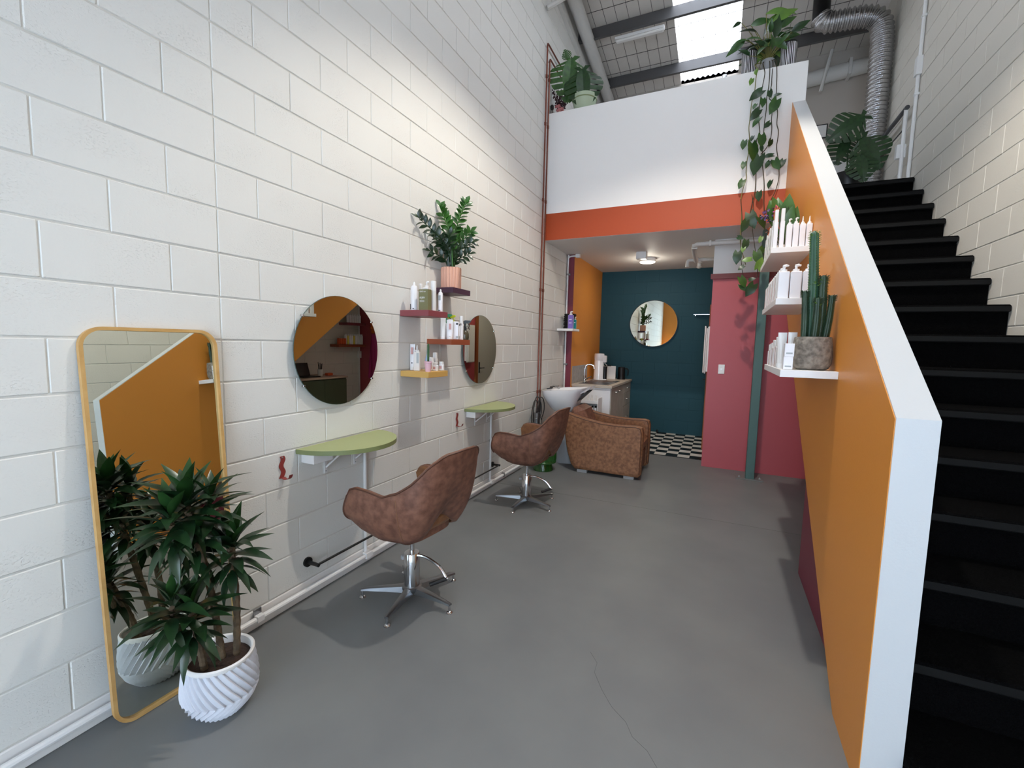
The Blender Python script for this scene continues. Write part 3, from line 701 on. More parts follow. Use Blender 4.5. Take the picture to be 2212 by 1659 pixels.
MB().tube(bez([(-.05, 0, .01), (-.09, .02, .02), (-.1, .03, .09), (-.11, .08, .06), (-.12, .12, .01)], 5), .004, 6).build('cord', 'black', kt)
# ---- ceiling lamp, box, pipes under the soffit
cl = thing('ceiling_lamp', 'round white LED ceiling lamp under the soffit', 'lamp', (1.06, 5.72, 2.84))
MB().lathe([(.115, 0), (.12, -.012), (.12, -.05), (.112, -.056)], 36).build('housing', 'white', cl)
MB().lathe([(.111, -.05), (.108, -.064), (.08, -.072), (.01, -.074)], 36).build('diffuser', 'led', cl)
tag(MB().box(.98, 1.12, 5.18, 5.3, 2.74, 2.838, .006).build('junction_box', 'white', smooth=0), 'white junction box on the soffit beside the LED lamp', 'junction box')
pipe('waste_pipe', bez([(2.9, 4.50, 2.74), (2.3, 4.50, 2.74), (1.86, 4.50, 2.74), (1.80, 4.51, 2.735), (1.77, 4.56, 2.72), (1.765, 4.8, 2.70), (1.765, 5.35, 2.69)], 5), .027, 'steel_white', 'thick white waste pipe hanging under the soffit before the red wall', 'pipe', 14, clips=[(1.95, 4.5, 2.74, .012, .032, .032), (1.78, 4.55, 2.722, .03, .03, .03)])
pipe('waste_pipe', bez([(2.0, 5.4, 2.72), (1.72, 5.4, 2.72), (1.67, 5.4, 2.715), (1.65, 5.4, 2.69), (1.65, 5.38, 2.62)], 5), .024, 'steel_white', 'short white drain pipe with open end under the soffit', 'pipe', 14, clips=[(1.76, 5.4, 2.72, .03, .03, .03)])
tag(MB().lathe([(.05, 0), (.05, -.02), (.03, -.03), (.03, -.07), (.045, -.075), (.02, -.1)], 18, (1.76, 6.25, 2.84)).build('pipe_flange', 'steel_white'), 'small white capped pipe flange under the soffit', 'pipe flange')
# ---- little shelf with towels at the nook edge
shelf(4.735, 5.06, 1.742, 'white', 'small white floating shelf with black towels beside the conduit', depth=.235, t=.032)
tws = []
for i in range(8):
    o = MB().box(.03, .185, 4.925, 5.05, 0, .028, .011).build('folded_towel', 'towel'); o.location = (random.uniform(-.006, .006), 0, 1.7425+.0275*i)
    tag(o, 'black folded towel in the stack on the small white shelf', 'towel', 'stacked black towels')
# ---- red wall bits
sw1 = thing('light_switch', 'white light switch plate on the red wall', 'switch', (2.16, 4.779, 1.255))
MB().box(-.036, .036, -.009, 0, -.058, .058, .003).build('plate', 'white', sw1, 0); MB().box(-.012, .012, -.013, -.008, -.008, .012, .001).build('rocker', 'white_gloss', sw1, 0)
ep = thing('slim_panel', 'white layered wall panel on the side of the red partition', 'panel', (2.0, 5.53, 1.49))
MB().box(-.035, 0, -.125, .125, -.31, .32, .01).build('body', 'white', ep)
MB().box(-.055, -.037, -.12, .12, -.335, .30, .008).build('front_plate', 'white', ep)
MB().box(-.076, -.058, -.115, .115, -.325, .33, .008).build('cover', 'white', ep)
pr_ = thing('glass_shelf', 'thin chrome rail shelf on the dark teal wall', 'shelf', (1.82, YB-.001, 2.063))
MB().box(-.12, .17, -.1, 0, -.004, .004, .001).build('pane', 'chrome', pr_, 0); MB().box(-.1, -.09, -.05, 0, -.02, -.004).build('bracket', 'chrome', pr_, 0)
# ---- column
co = thing('steel_column', 'square grey green steel column in front of the red wall', 'column', (2.53, 4.46, 0))
MB().box(-.046, .046, -.046, .046, .008, 2.836, .004).build('shaft', 'green_post', co, 0)
MB().box(-.14, .14, -.07, .07, 0, .01, .002).build('base_plate', 'floor_grey', co, 0)
for x in (-.105, .105): MB().lathe([(.014, .01), (.014, .02), (.006, .02), (.006, .03)], 8, (x, 0, 0)).build('bolt', 'grey_panel', co)
tag(MB().lathe([(.02, 0), (.02, .035), (.016, .05), (.01, .052)], 14, (1.215, 6.76, .006)).build('door_stop', 'black'), 'small black door stop on the checkered tiles', 'door stop')
# ================================================================== MEZZANINE FITTINGS
du = thing('air_duct', 'silver corrugated flexible air duct on the mezzanine', 'duct', (3.68, 5.70, 3.29))
path = bez([(0, .0, 0), (.0, 0.0, .8), (0.0, .0, 1.7), (-.01, 0, 2.06), (-.06, 0, 2.22), (-.2, 0, 2.29), (-.45, 0, 2.31), (-.60, .0, 2.33), (-.65, 0, 2.41)], 22)
rr = [.112+.010*math.sin(i*PI*2/5) for i in range(len(path))]
seg = []; L_ = 0
fine = []
for i in range(len(path)-1):
    for q in range(4): fine.append(path[i].lerp(path[i+1], q/4))
d_ = [0]
for a, b_ in zip(fine, fine[1:]): d_.append(d_[-1]+(b_-a).length)
MB().tube(fine, [.11+.011*math.sin(x/.05*2*PI) for x in d_], 22).build('flexible_tube', 'foil', du, 80)
MB().cyl((-.65, 0, 2.37), (-.65, 0, 2.67), .095, 22).build('collar', 'black', du)
pipe('post_pipe', [(1.94, YB-.06, 4.0), (1.94, YB-.06, 5.80)], .035, 'steel', 'grey steel pipe post standing before the skylight', 'pipe', 12)
hr = thing('stair_handrail', 'dark handrail on white posts at the stair head', 'handrail', (3.75, 4.7, 3.29))
MB().tube([(0, .12, .78), (0, .84, .79)], .022, 10).build('rail', 'grey_dark', hr); MB().tube([(0, .15, .02), (0, .15, .80)], .018, 10).build('post', 'white', hr)
MB().tube([(0, .19, .58), (0, .84, .59)], .008, 8).build('mid_rail', 'grey_dark', hr)
MB().box(-.05, .03, .14, .2, .28, .42, .004).build('bracket', 'white', hr, 0)
pipe('conduit_pipe', [(3.79, 4.74, 3.3), (3.79, 4.74, 6.0)], .016, 'white', 'white vertical conduit on the right block wall at the stair head', 'pipe', clips=[(3.785, 4.74, 4.42, .025, .035, .09), (3.79, 4.74, 4.15, .02, .02, .012), (3.79, 4.74, 4.9, .02, .02, .012)])
pipe('vent_pipe', [(2.9, YB-.1, 5.45), (3.8, YB-.1, 5.52)], .10, 'steel_white', 'thick white horizontal pipe along the mezzanine back wall', 'pipe', 18, clips=[(3.55, YB-.1, 5.5, .02, .11, .11)])
pipe('brace_rod', [(3.31, YB-.25, 5.74), (3.21, YB-.25, 5.2)], .022, 'steel_white', 'white slanting rod hanging before the mezzanine back wall', 'rod', 8)
pipe('brace_rod', [(.02, 3.95, 5.5), (.9, 4.3, 6.02)], .03, 'steel_white', 'white steel brace from the block wall to the roof', 'rod', 8)
bt = thing('batten_light', 'long white batten light fixture below the roof purlin', 'light fixture', (.86, 5.3, roofz(5.3)-.22))
MB().box(-.33, .33, -.04, .04, 0, .035, .004).build('housing', 'white', bt, 0); MB().box(-.32, .32, -.035, .035, -.03, 0, .012).build('diffuser', 'white_soft', bt)
pf = thing('picture_frame', 'small dark frame on the mezzanine back wall', 'frame', (3.28, YB-.001, 4.74))
MB().box(-.09, .09, -.02, 0, -.1, .1, .002).build('frame', 'black', pf, 0); MB().box(-.075, .075, -.022, -.02, -.085, .085).build('mount', 'white_soft', pf, 0)
ch_ = thing('white_chair', 'white metal chair back on the mezzanine behind the stair head', 'chair', (3.4, 6.0, 3.29))
b = MB()
for s in (-.18, .18):
    MB().tube([(s, .2, 0), (s, .2, .82)], .014, 8).build('leg', 'white', ch_); MB().tube([(s, -.2, 0), (s, -.2, .45)], .014, 8).build('leg', 'white', ch_)
MB().box(-.2, .2, -.22, .22, .44, .465, .008).build('seat', 'white', ch_); MB().box(-.18, .18, .185, .215, .62, .80, .008).build('backrest', 'white', ch_)
# ---- lamp that lights the salon (hangs from the roof above the frame)
hb = thing('high_bay_lamp', 'high bay pendant lamp hanging from the roof', 'lamp', LAMP)
MB().lathe([(.06, .0), (.16, -.10), (.17, -.10), (.08, .02), (.07, .12), (.02, .13)], 28, cap=False).build('reflector', 'grey_dark', hb)
MB().tube([(0, 0, .12), (0, 0, roofz(LAMP.y)-LAMP.z-.005)], .008, 6).build('cable', 'black', hb)
# kitchen lamp's own light
light('ceiling_lamp_light', 'POINT', (1.06, 5.72, 2.68), 10, (1.0, .93, .8), .1)
light('ceiling_lamp_downlight', 'AREA', (1.06, 5.72, 2.755), 10, (1.0, .93, .8), target=(1.06, 5.72, 0), shape='DISK', size=.2)
# sconce by the shop window
sc = thing('globe_sconce', 'warm globe bulb on a dark bracket on the orange front wall', 'lamp', (.42, YF, 1.55))
MB().tube([(0, 0, .35), (0, .12, .35), (0, .12, .08)], .008, 6).build('bracket', 'black', sc); MB().ball((0, .12, 0), .085, 16).build('globe', 'bulb', sc)
light('sconce_light', 'POINT', (.42, YF+.3, 1.55), 8, (1, .7, .4), .08)
# ================================================================== UNDER THE STAIR (seen in the round mirror)
dk = thing('reception_desk', 'dark green reception cabinet with two doors under the stair', 'desk', (3.2, 3.0, 0))
MB().box(.02, .58, .0, .87, .05, .92, .002).build('body', 'desk_green', dk, 0); MB().box(-.01, .6, -.01, .88, .92, .945, .003).build('desk_top', 'desk_top', dk, 0)
for y0, y1, ky in ((.01, .432, .40), (.438, .86, .47)):
    d = MB().box(0, .02, y0, y1, .07, .9, .003).build('door', 'desk_green', dk, 0); MB().ball((-.014, ky, .5), .014, 10).build('knob', 'steel', d)
lp = thing('laptop', 'open dark laptop on the reception desk', 'laptop', (3.42, 3.32, .946))
MB().box(-.1, .12, -.15, .15, 0, .014, .004).build('keyboard', 'black', lp, 0)
b = MB(); b.M = Matrix.Translation((.12, 0, .01)) @ Matrix.Rotation(math.radians(18), 4, 'Y'); b.box(-.004, .004, -.15, .15, 0, .2, .003).build('screen', 'black', lp, 0)
pc = thing('pen_cup', 'spotted cup of dark pens on the reception desk', 'pen cup', (3.5, 3.62, .946))
MB().lathe([(.035, 0), (.04, .1), (.036, .1), (.033, .01)], 16).build('cup', 'white_soft', pc)
for i in range(5): MB().tube([(.01*math.cos(i*1.3), .01*math.sin(i*1.3), .02), (.03*math.cos(i*1.3), .03*math.sin(i*1.3), .17+.01*i)], .005, 5).build('pen', 'black', pc)
tag(MB().box(3.42, 3.5, 3.70, 3.80, .946, .985, .008).build('card_box', 'orange_box'), 'small orange box on the reception desk', 'box')
shelf(4.1, 4.72, 1.43, 'shelf_rust', 'rust shelf of bottles on the right block wall under the stair', depth=.2, x=XR, sgn=-1)
shelf(4.3, 4.72, 1.80, 'shelf_maroon', 'maroon shelf of bottles on the right block wall under the stair', depth=.2, x=XR, sgn=-1)
for i in range(9):
    y = 4.30+.046*i; t = thing('product_bottle', 'pale product bottle in a row on the rust shelf under the stair', 'bottle', (3.66, y, 1.4305), 0, 'bottles on the rust shelf under the stair')
    MB().box(-.018, .018, -.018, .018, 0, .15, .006).build('body', ('bottle_white', 'pale_yellow', 'bottle_white')[i % 3] if i < 7 else 'bottle_clear', t); MB().box(-.012, .012, -.012, .012, .15, .175, .003).build('cap', 'white', t)
for i in range(4): tag(MB().box(3.63, 3.67, 4.12+.042*i, 4.158+.042*i, 1.4305, 1.53, .003).build('carton', 'orange_box', smooth=0), 'orange carton on the rust shelf under the stair', 'carton', 'orange cartons under the stair')
for i in range(6):
    t = thing('product_bottle', 'white bottle in a row on the maroon shelf under the stair', 'bottle', (3.67, 4.36+.055*i, 1.8005), 0, 'bottles on the maroon shelf under the stair')
    MB().lathe([(.02, 0), (.021, .12), (.01, .13), (.01, .15)], 10).build('body', 'bottle_white', t)
pipe('conduit_pipe', [(3.795, 4.75, .02), (3.795, 4.75, 2.6)], .013, 'white', 'white conduit in the corner under the stair beside the red wall', 'pipe', clips=[(3.79, 4.75, 1.25, .02, .03, .06)])
ct = thing('hanging_garment', 'magenta garment hanging on the red wall under the stair', 'garment', (3.43, 4.74, 0))
rows = []
for j in range(9):
    q = j/8; z = 1.62-.78*q; w = .05+.09*q**.6
    rows.append([(w*math.cos(a)+.012*math.sin(5*a), min(.035, .03*math.sin(a)+.014*math.sin(7*a+q*3)), z) for a in [2*PI*i/40 for i in range(40)]])
MB().grid(rows, True).build('cloth', 'magenta_cloth', ct, 60)
b = MB()
for i in range(7): b.ball((.03*math.cos(i*2.1), -.01+.02*math.sin(i*1.7), 1.66+.022*i), .035, 8)
b.build('scarf', 'orange_cloth', ct)
# ================================================================== PLANTS
def Hd(px, py, depth):
    d = RIGHT*((px-1106)/F_PX) + DOWN*((py-829.5)/F_PX) + FWD
    return CAM + d*depth
def leaf_mesh(name, L, W, m, droop=.3, fold=.12, peak=.42, n=6, heart=0, tip=1.0):
    """leaf along +X, normal +Z, bent down by droop, folded along the midrib"""
    vs = []; fs = []
    for i in range(n+1):
        u = i/n
        w = W/2*(math.sin(PI*min(1, u**(math.log(.5)/math.log(peak)))) if 0 < u < 1 else 0)
        if heart and u < .35: w = W/2*(math.sin(PI*(.5*u/.35)**.5*1.0)*.98)
        if i == 0: w = .004 if not heart else W*.3
        if i == n: w = .0006
        x = L*u; z = -droop*L*u*u
        bx = -heart*W*.35 if (heart and i == 0) else 0
        vs += [(x+bx, -w, z+fold*w), (x, 0, z), (x+bx, w, z+fold*w)]
    for i in range(n):
        a = 3*i; fs += [(a, a+1, a+4, a+3), (a+1, a+2, a+5, a+4)]
    b = MB(); b.add(vs, fs); me = b.mesh(name, 70, False); me.materials.append(M[m]); return me
def aim(pos, direction, roll=0.0, scale=1.0, up=Vector((0, 0, 1))):
    x = Vector(direction).normalized(); y = up.cross(x)
    if y.length < 1e-3: y = Vector((0, 1, 0)).cross(x)
    y.normalize(); z = x.cross(y)
    R = Matrix((x, y, z)).transposed().to_4x4()
    return Matrix.Translation(pos) @ R @ Matrix.Rotation(roll, 4, 'X') @ Matrix.Scale(scale, 4)
rnd = random.Random(11)
# ---- dracaena
DP = Vector((.345, -.268, 0))
dr = thing('potted_dracaena', 'dracaena plant in a ribbed white pot in front of the leaning mirror', 'potted plant', DP)
rows = []; NA = 420; NZ = 36
def pr(z): return interp([(0, .083), (.012, .094), (.04, .118), (.08, .1345), (.10, .137), (.13, .136), (.18, .130), (.222, .121), (.236, .119)], z)
for j in range(NZ+1):
    z = .222*j/NZ; r = pr(z); tw = (z-.085)*5.0 if z > .085 else (.085-z)*9.0
    rr = []
    for i in range(NA):
        a = 2*PI*i/NA-tw; ph = i*30/NA; f = ph-math.floor(ph); k = (f/.82 if f < .82 else (1-f)/.18)
        rr.append(((r-.0075+.0105*k)*math.cos(a), (r-.0075+.0105*k)*math.sin(a), z))
    rows.append(rr)
b = MB(); b.grid(rows, True); b.add(rows[0], [tuple(range(NA))]); pot = b.build('pot', 'pot_white', dr, 20)
MB().lathe([(.1205, .215), (.125, .224), (.125, .232), (.119, .237), (.112, .232), (.110, .19)], 48, cap=False).build('rim', 'white_soft', pot)
MB().lathe([(.002, .205), (.06, .203), (.1115, .20)], 32, cap=False).build('soil', 'soil', dr)
heads = [(H(405, 1110, 0, .35), 46, .16, (0.0, .01)), (H(500, 1200, 0, .38), 42, .15, (.03, .05)), (H(415, 1345, 0, .39), 40, .15, (.0, -.06)),
         (H(368, 1145, 0, .36), 34, .145, None), (H(456, 1108, 0, .36), 30, .14, None), (H(425, 1180, 0, .34), 28, .14, None), (H(372, 1330, 0, .38), 26, .13, None)]
lm1 = leaf_mesh('leaf', .17, .05, 'leaf_draca', .3, .3, .42); lm2 = leaf_mesh('leaf', .17, .048, 'leaf_draca', .6, .3, .42); lm3 = leaf_mesh('leaf', .15, .046, 'leaf_draca_light', .2, .3, .42)
for hi, (hp, n, L, off) in enumerate(heads):
    loc = hp-DP; base = Vector((off[0], off[1], .2)) if off else heads[2 if hi == 6 else 0][0]-DP+Vector((0, 0, -.12))
    mid = base.lerp(loc, .5)+Vector((.012*(1-hi), .01, 0))
    MB().tube(bez([base, mid, loc+Vector((0, 0, .03))], 10), [(.0125+.0022*(k % 2))*(1 if off else .7) for k in range(21)], 8).build('cane', 'trunk', dr, 0)
    for i in range(n):
        q = i/n; az = i*2.39996+hi; el = math.radians(82-118*q**.8+rnd.uniform(-7, 7))
        d = Vector((math.cos(az)*math.cos(el), math.sin(az)*math.cos(el), math.sin(el)))
        pos = loc+Vector((0, 0, .06-.13*q))+d*.012
        sc_ = L/.17*(.72+.38*math.sin(PI*min(1, q+.25)))*rnd.uniform(.85, 1.15)
        # keep leaves out of the mirror glass
        tip = DP+pos+d*.17*sc_
        if tip.x < .12: sc_ *= .6
        link('leaf', lm3 if q < .14 else (lm1 if rnd.random() < .5 else lm2), None, dr, aim(pos, d, rnd.uniform(-.25, .25), sc_))
    if False:
        for i in range(22):
            az = i*2.39996; el = math.radians(rnd.uniform(-35, 15)); d = Vector((math.cos(az)*math.cos(el), math.sin(az)*math.cos(el), math.sin(el)))
            pos = loc+Vector((.0, .0, -.07-.10*i/22))+d*.01; s_ = rnd.uniform(.7, 1.0)
            if (DP+pos+d*.17*s_).x < .12: s_ *= .6
            link('leaf', lm2, None, dr, aim(pos, d, rnd.uniform(-.3, .3), s_))
# ---- ZZ plant
ZP = Vector((.112, 1.785, 1.9455))
zz = thing('potted_zz_plant', 'zz plant in a fluted pink pot on the plum shelf', 'potted plant', ZP)
rows = []
for z, r in ((0, .078), (.006, .083), (.158, .083), (.165, .08), (.165, .072), (.13, .07)):
    rows.append([((r-(.008*(1-abs(math.cos(9*2*PI*i/240))) if .004 < z < .16 and r > .08 else 0))*math.cos(2*PI*i/240), (r-(.008*(1-abs(math.cos(9*2*PI*i/240))) if .004 < z < .16 and r > .08 else 0))*math.sin(2*PI*i/240), z) for i in range(240)])
b = MB(); b.grid(rows, True); b.add(rows[0], [tuple(range(240))]); b.build('pot', 'pot_pink', zz, 30)
MB().lathe([(.002, .145), (.071, .143)], 24, cap=False).build('soil', 'soil', zz)
zdep = (ZP-CAM).dot(FWD)
zl1 = leaf_mesh('leaf', .076, .042, 'leaf_zz', .2, .2, .5); zl2 = leaf_mesh('leaf', .07, .036, 'leaf_zz_dark', .3, .2, .5)
def c3(a, b): return 820+a*.26525, 420+b*.26525
for k, (a, b_, dd, mat_i) in enumerate(((490, 100, -.02, 0), (705, 68, .0, 0), (318, 190, -.12, 1), (738, 308, -.08, 0), (752, 390, -.10, 1), (640, 290, .05, 0), (415, 330, -.06, 1), (412, 460, -.1, 1), (730, 485, -.12, 1), (575, 330, -.14, 1))):
    px, py = c3(a, b_); tp_ = Hd(px, py, zdep+dd)
    if tp_.x < .035: tp_ = H(px, py, 0, .035)
    tp_ = tp_-ZP; base = Vector((rnd.uniform(-.03, .03), rnd.uniform(-.03, .03), .14))
    mid = base.lerp(tp_, .5); mid.x = base.x*.6+mid.x*.4; mid.y = base.y*.5+mid.y*.5; mid.z += .02
    P = bez([base, mid, tp_], 10); n = len(P)
    MB().tube(P, [.008-.006*i/n for i in range(n)], 6).build('stem', 'leaf_zz' if not mat_i else 'leaf_zz_dark', zz)
    ln = (tp_-base).length; cnt = max(10, int(ln/.023))
    for i in range(cnt):
        u = .3+.7*(i+.5)/cnt; q = u*(n-1); j = min(int(q), n-2); p = P[j].lerp(P[j+1], q-j); t = (P[j+1]-P[j]).normalized()
        side = t.cross(Vector((-.55, .8, .2))).normalized()*(1 if i % 2 else -1)
        d = (side*.8+t*.75+Vector((0, 0, .1))).normalized()
        w = ZP+p+d*.055
        if w.x < .012: d.x = abs(d.x)
        link('leaf', zl1 if not mat_i else zl2, None, zz, aim(p, d, rnd.uniform(-.4, .4), (1.05-.35*abs(u-.6))*rnd.uniform(.9, 1.1), Vector((.5, -.7, .6))))
    link('leaf', zl1 if not mat_i else zl2, None, zz, aim(P[-1], P[-1]-P[-3], 0, .9, Vector((.5, -.7, .6))))
# ---- cactus on the lower orange-wall shelf
CP = Vector((2.548, 1.385, 1.4185))
ca_ = thing('potted_cactus', 'tall columnar cactus in a mottled stone pot on the lowest white shelf', 'potted plant', CP)
MB().lathe([(.06, 0), (.075, .008), (.086, .03), (.0885, .07), (.086, .12), (.081, .16), (.079, .166), (.073, .166), (.072, .14)], 44, cap=False).build('pot', 'pot_stone', ca_)
MB().lathe([(.06, .001), (.002, .0)], 20, cap=False).build('pot_base', 'pot_stone', ca_); MB().lathe([(.002, .15), (.0725, .148)], 24, cap=False).build('soil', 'soil', ca_)
def cactus_stem(base, tip, r, m, nr=5):
    b = MB(); P = bez([base, base.lerp(tip, .5)+Vector((.003, 0, 0)), tip], 12); n = len(P); rows = []; sp = MB()
    for j, p in enumerate(P):
        q = j/(n-1); rr = r*(.86+.14*math.sin(PI*min(1, q*1.3)))*(1 if q < .93 else math.sqrt(max(.02, 1-((q-.93)/.07)**2)))
        rows.append([p+Vector((rr*(.86+.2*abs(math.cos(nr*a/2)))*math.cos(a), rr*(.86+.2*abs(math.cos(nr*a/2)))*math.sin(a), 0)) for a in [2*PI*i/40 for i in range(40)]])
        if j % 1 == 0 and q < .99:
            for k in range(nr):
                for h in (0, .5):
                    if j == n-1: continue
                    a = 2*PI*k/nr; pp = P[j].lerp(P[j+1], h); o = Vector((math.cos(a), math.sin(a), 0)); L = .005 if q < .8 else .011
                    sp.tube([pp+o*rr*1.02, pp+o*(rr*1.06+L)+Vector((0, 0, L*.4))], [.0022, .0004], 4)
    b.grid(rows, True); b.add(rows[-1], [tuple(range(40))]); o = b.build('stem', m, ca_, 45); s = sp.build('spines', 'leaf_light' if r > .022 else 'cactus_dark', o, 0); s['kind'] = 'stuff'
cactus_stem(Vector((-.008, .01, .14)), Vector((-.03, .02, .70)), .0225, 'cactus'); cactus_stem(Vector((.02, .0, .14)), Vector((.022, .0, .475)), .021, 'cactus_dark')
cactus_stem(Vector((-.04, -.01, .14)), Vector((-.053, -.01, .40)), .0155, 'cactus_dark'); cactus_stem(Vector((-.002, -.035, .14)), Vector((.0, -.04, .36)), .016, 'cactus_dark'); cactus_stem(Vector((.048, -.005, .14)), Vector((.064, -.005, .375)), .0145, 'cactus_dark')
cactus_stem(Vector((.0, .045, .14)), Vector((-.006, .05, .42)), .018, 'cactus_dark')
cl_ = leaf_mesh('leaf', .022, .008, 'leaf_light', .1, .2)
for (x, y, z) in ((-.03, .02, .70), (.022, 0, .475), (-.01, -.04, .46), (.0, -.04, .36)):
    for i in range(6): a = i*1.05; link('leaf', cl_, None, ca_, aim(Vector((x+.014*math.cos(a), y+.014*math.sin(a), z-.03-.01*(i % 2))), (math.cos(a), math.sin(a), .5)))
# ---- flowering plant on the top orange-wall shelf
FP = Vector((2.53, 2.86, 2.2155))
fp = thing('flowering_plant', 'broad leaved flowering plant behind bottles on the top white shelf', 'potted plant', FP)
MB().lathe([(.055, 0), (.07, .12), (.064, .12), (.06, .1)], 20).build('pot', 'white_soft', fp)
fl1 = leaf_mesh('leaf', .19, .075, 'leaf_mid', .25, .2, .5); fl2 = leaf_mesh('leaf', .16, .06, 'leaf_dark', .3, .2, .5); fl3 = leaf_mesh('leaf', .14, .055, 'red_leaf', .3, .2, .5)
for i in range(22):
    px = 1690+rnd.uniform(-22, 30); py = rnd.uniform(424, 470); tipw = H(px, py, 1, FP.y+rnd.uniform(-.12, .12)); tipw.x = min(tipw.x, 2.615)
    base = Vector((0, 0, .10)); d = tipw-FP-base; st_ = base+d*.35
    MB().tube([base, st_], .004, 5).build('stem', 'leaf_mid', fp); link('leaf', (fl1, fl1, fl2, fl3)[i % 4], None, fp, aim(st_, d, rnd.uniform(-.5, .5), min(1.5, max(.8, d.length*.9/.19)), Vector((0, -1, .4))))
pf_ = leaf_mesh('petal', .018, .014, 'purple_flower', .3, .2, .5); mf_ = leaf_mesh('petal', .02, .016, 'magenta_flower', .3, .2, .5)
for (cx, cy, n, me) in ((1653, 466, 26, pf_), (1665, 474, 20, pf_), (1678, 455, 16, mf_), (1660, 462, 16, pf_)):
    c = H(cx, cy, 1, FP.y-.03)-FP
    MB().tube([Vector((0, 0, .1)), c*.6+Vector((0, 0, .06)), c], .003, 5).build('stem', 'leaf_dark', fp)
    for i in range(n):
        a = rnd.uniform(0, 6.28); e = rnd.uniform(-1, 1.4); d = Vector((math.cos(a)*math.cos(e), math.sin(a)*math.cos(e), math.sin(e)))
        link('petal', me, None, fp, aim(c+d*.022, d, rnd.uniform(-1, 1)))
c = H(1662, 500, 1, FP.y-.05)-FP
for i in range(8): a = i*.8; link('petal', fl3, None, fp, aim(c, (math.cos(a)*.5, -.5, math.sin(a)), 0, .28))
MB().tube([Vector((0, 0, .1)), c], .003, 5).build('stem', 'leaf_dark', fp)
# ---- pothos on the parapet: striped pots, crown and trailing vines
def striped_pot(x, y, label):
    t = thing('striped_pot', label, 'pot', (x, y, 4.3905))
    MB().lathe([(.066, 0), (.07, .006), (.074, .25), (.07, .25), (.066, .02)], 36, cap=False).build('pot', 'black', t)
    MB().lathe([(.002, .001), (.066, .0005)], 20, cap=False).build('pot_base', 'black', t)
    MB().torus = None
    b = MB(); r_ = random.Random(int(x*100))
    for i in range(30):
        a = 2*PI*i/30+r_.uniform(-.06, .06); w = r_.uniform(.0018, .0036); z0 = .012; z1 = .235
        ps = []
        for (zz_, rr) in ((z0, .0705), (z1, .0745)):
            for s in (-1, 1): aa = a+s*w/.07; ps.append((rr*math.cos(aa), rr*math.sin(aa), zz_))
        b.add(ps, [(0, 1, 3, 2)])
    b.build('stripe', 'bottle_white', t, 0); t.children[-1]['kind'] = 'stuff'
    return t
striped_pot(2.225, 4.25, 'black and white striped pot on the parapet left of the pothos crown'.replace('left of the pothos crown', 'beside the skylight'))
striped_pot(2.585, 4.25, 'black and white striped pot on the parapet end beside the stair wall')
PP = Vector((2.40, 4.25, 4.3905))
po = thing('hanging_pothos', 'pothos in a white pot on the parapet with long trailing vines', 'potted plant', PP)
MB().lathe([(.05, 0), (.062, .13), (.057, .13), (.052, .1)], 24).build('pot', 'grey_panel', po)
pl = [leaf_mesh('leaf', .13, .095, 'leaf_mid', .2, .1, .38, 8, 1), leaf_mesh('leaf', .13, .095, 'leaf_dark', .25, .12, .38, 8, 1), leaf_mesh('leaf', .13, .09, 'leaf_light', .2, .1, .38, 8, 1)]
pc = [leaf_mesh('leaf', .15, .062, 'leaf_mid', .35, .25, .4, 8), leaf_mesh('leaf', .15, .066, 'leaf_dark', .35, .25, .4, 8), leaf_mesh('leaf', .16, .058, 'leaf_light', .3, .25, .4, 8)]
# crown
for (px, py, tx, ty, sc, mi) in ((1655, 30, 1735, 8, 1.55, 2), (1670, 45, 1738, 5, 1.3, 2), (1690, 65, 1725, 55, 1.2, 0), (1678, 60, 1712, 38, 1.1, 0), (1622, 55, 1655, 40, 1.2, 0), (1645, 85, 1600, 75, 1.3, 0), (1610, 85, 1575, 112, 1.25, 0),
    (1650, 78, 1660, 60, 1.2, 1), (1640, 95, 1670, 90, 1.2, 0), (1660, 100, 1630, 112, 1.2, 1), (1650, 110, 1640, 122, 1.1, 2), (1670, 85, 1700, 100, 1.1, 0), (1655, 55, 1690, 25, 1.2, 2), (1600, 48, 1592, 52, .6, 1), (1700, 75, 1701, 92, .7, 2), (1670, 110, 1690, 118, 1.0, 2), (1648, 112, 1628, 118, 1.0, 2), (1635, 70, 1610, 60, 1.1, 1), (1662, 70, 1680, 50, 1.1, 1)):
    yy = 4.25+rnd.uniform(-.12, .12); a = H(px, py, 1, yy)-PP; t_ = H(tx, ty, 1, yy-.03)-PP; d = t_-a
    MB().tube(bez([Vector((0, 0, .12)), (a*.6+Vector((0, 0, .08))), a], 5), .0035, 5).build('stem', 'vine_light', po)
    link('leaf', pc[mi], None, po, aim(a, d, rnd.uniform(-.9, .9), sc*1.1, Vector((rnd.uniform(-.5, .5), -1, .5))))
for i in range(44):
    az = i*2.39996; r_ = .04+.17*rnd.random(); a = Vector((r_*math.cos(az)*1.2-.0, r_*.7*math.sin(az), .14+.24*rnd.random())); d = Vector((math.cos(az), math.sin(az)*.6, rnd.uniform(-.3, .8)))
    MB().tube(bez([Vector((0, 0, .12)), a*.6+Vector((0, 0, .06)), a], 4), .003, 5).build('stem', 'vine_light', po)
    link('leaf', pc[i % 2], None, po, aim(a, d, rnd.uniform(-.9, .9), rnd.uniform(.75, 1.2), Vector((rnd.uniform(-.5, .5), -1, .5))))
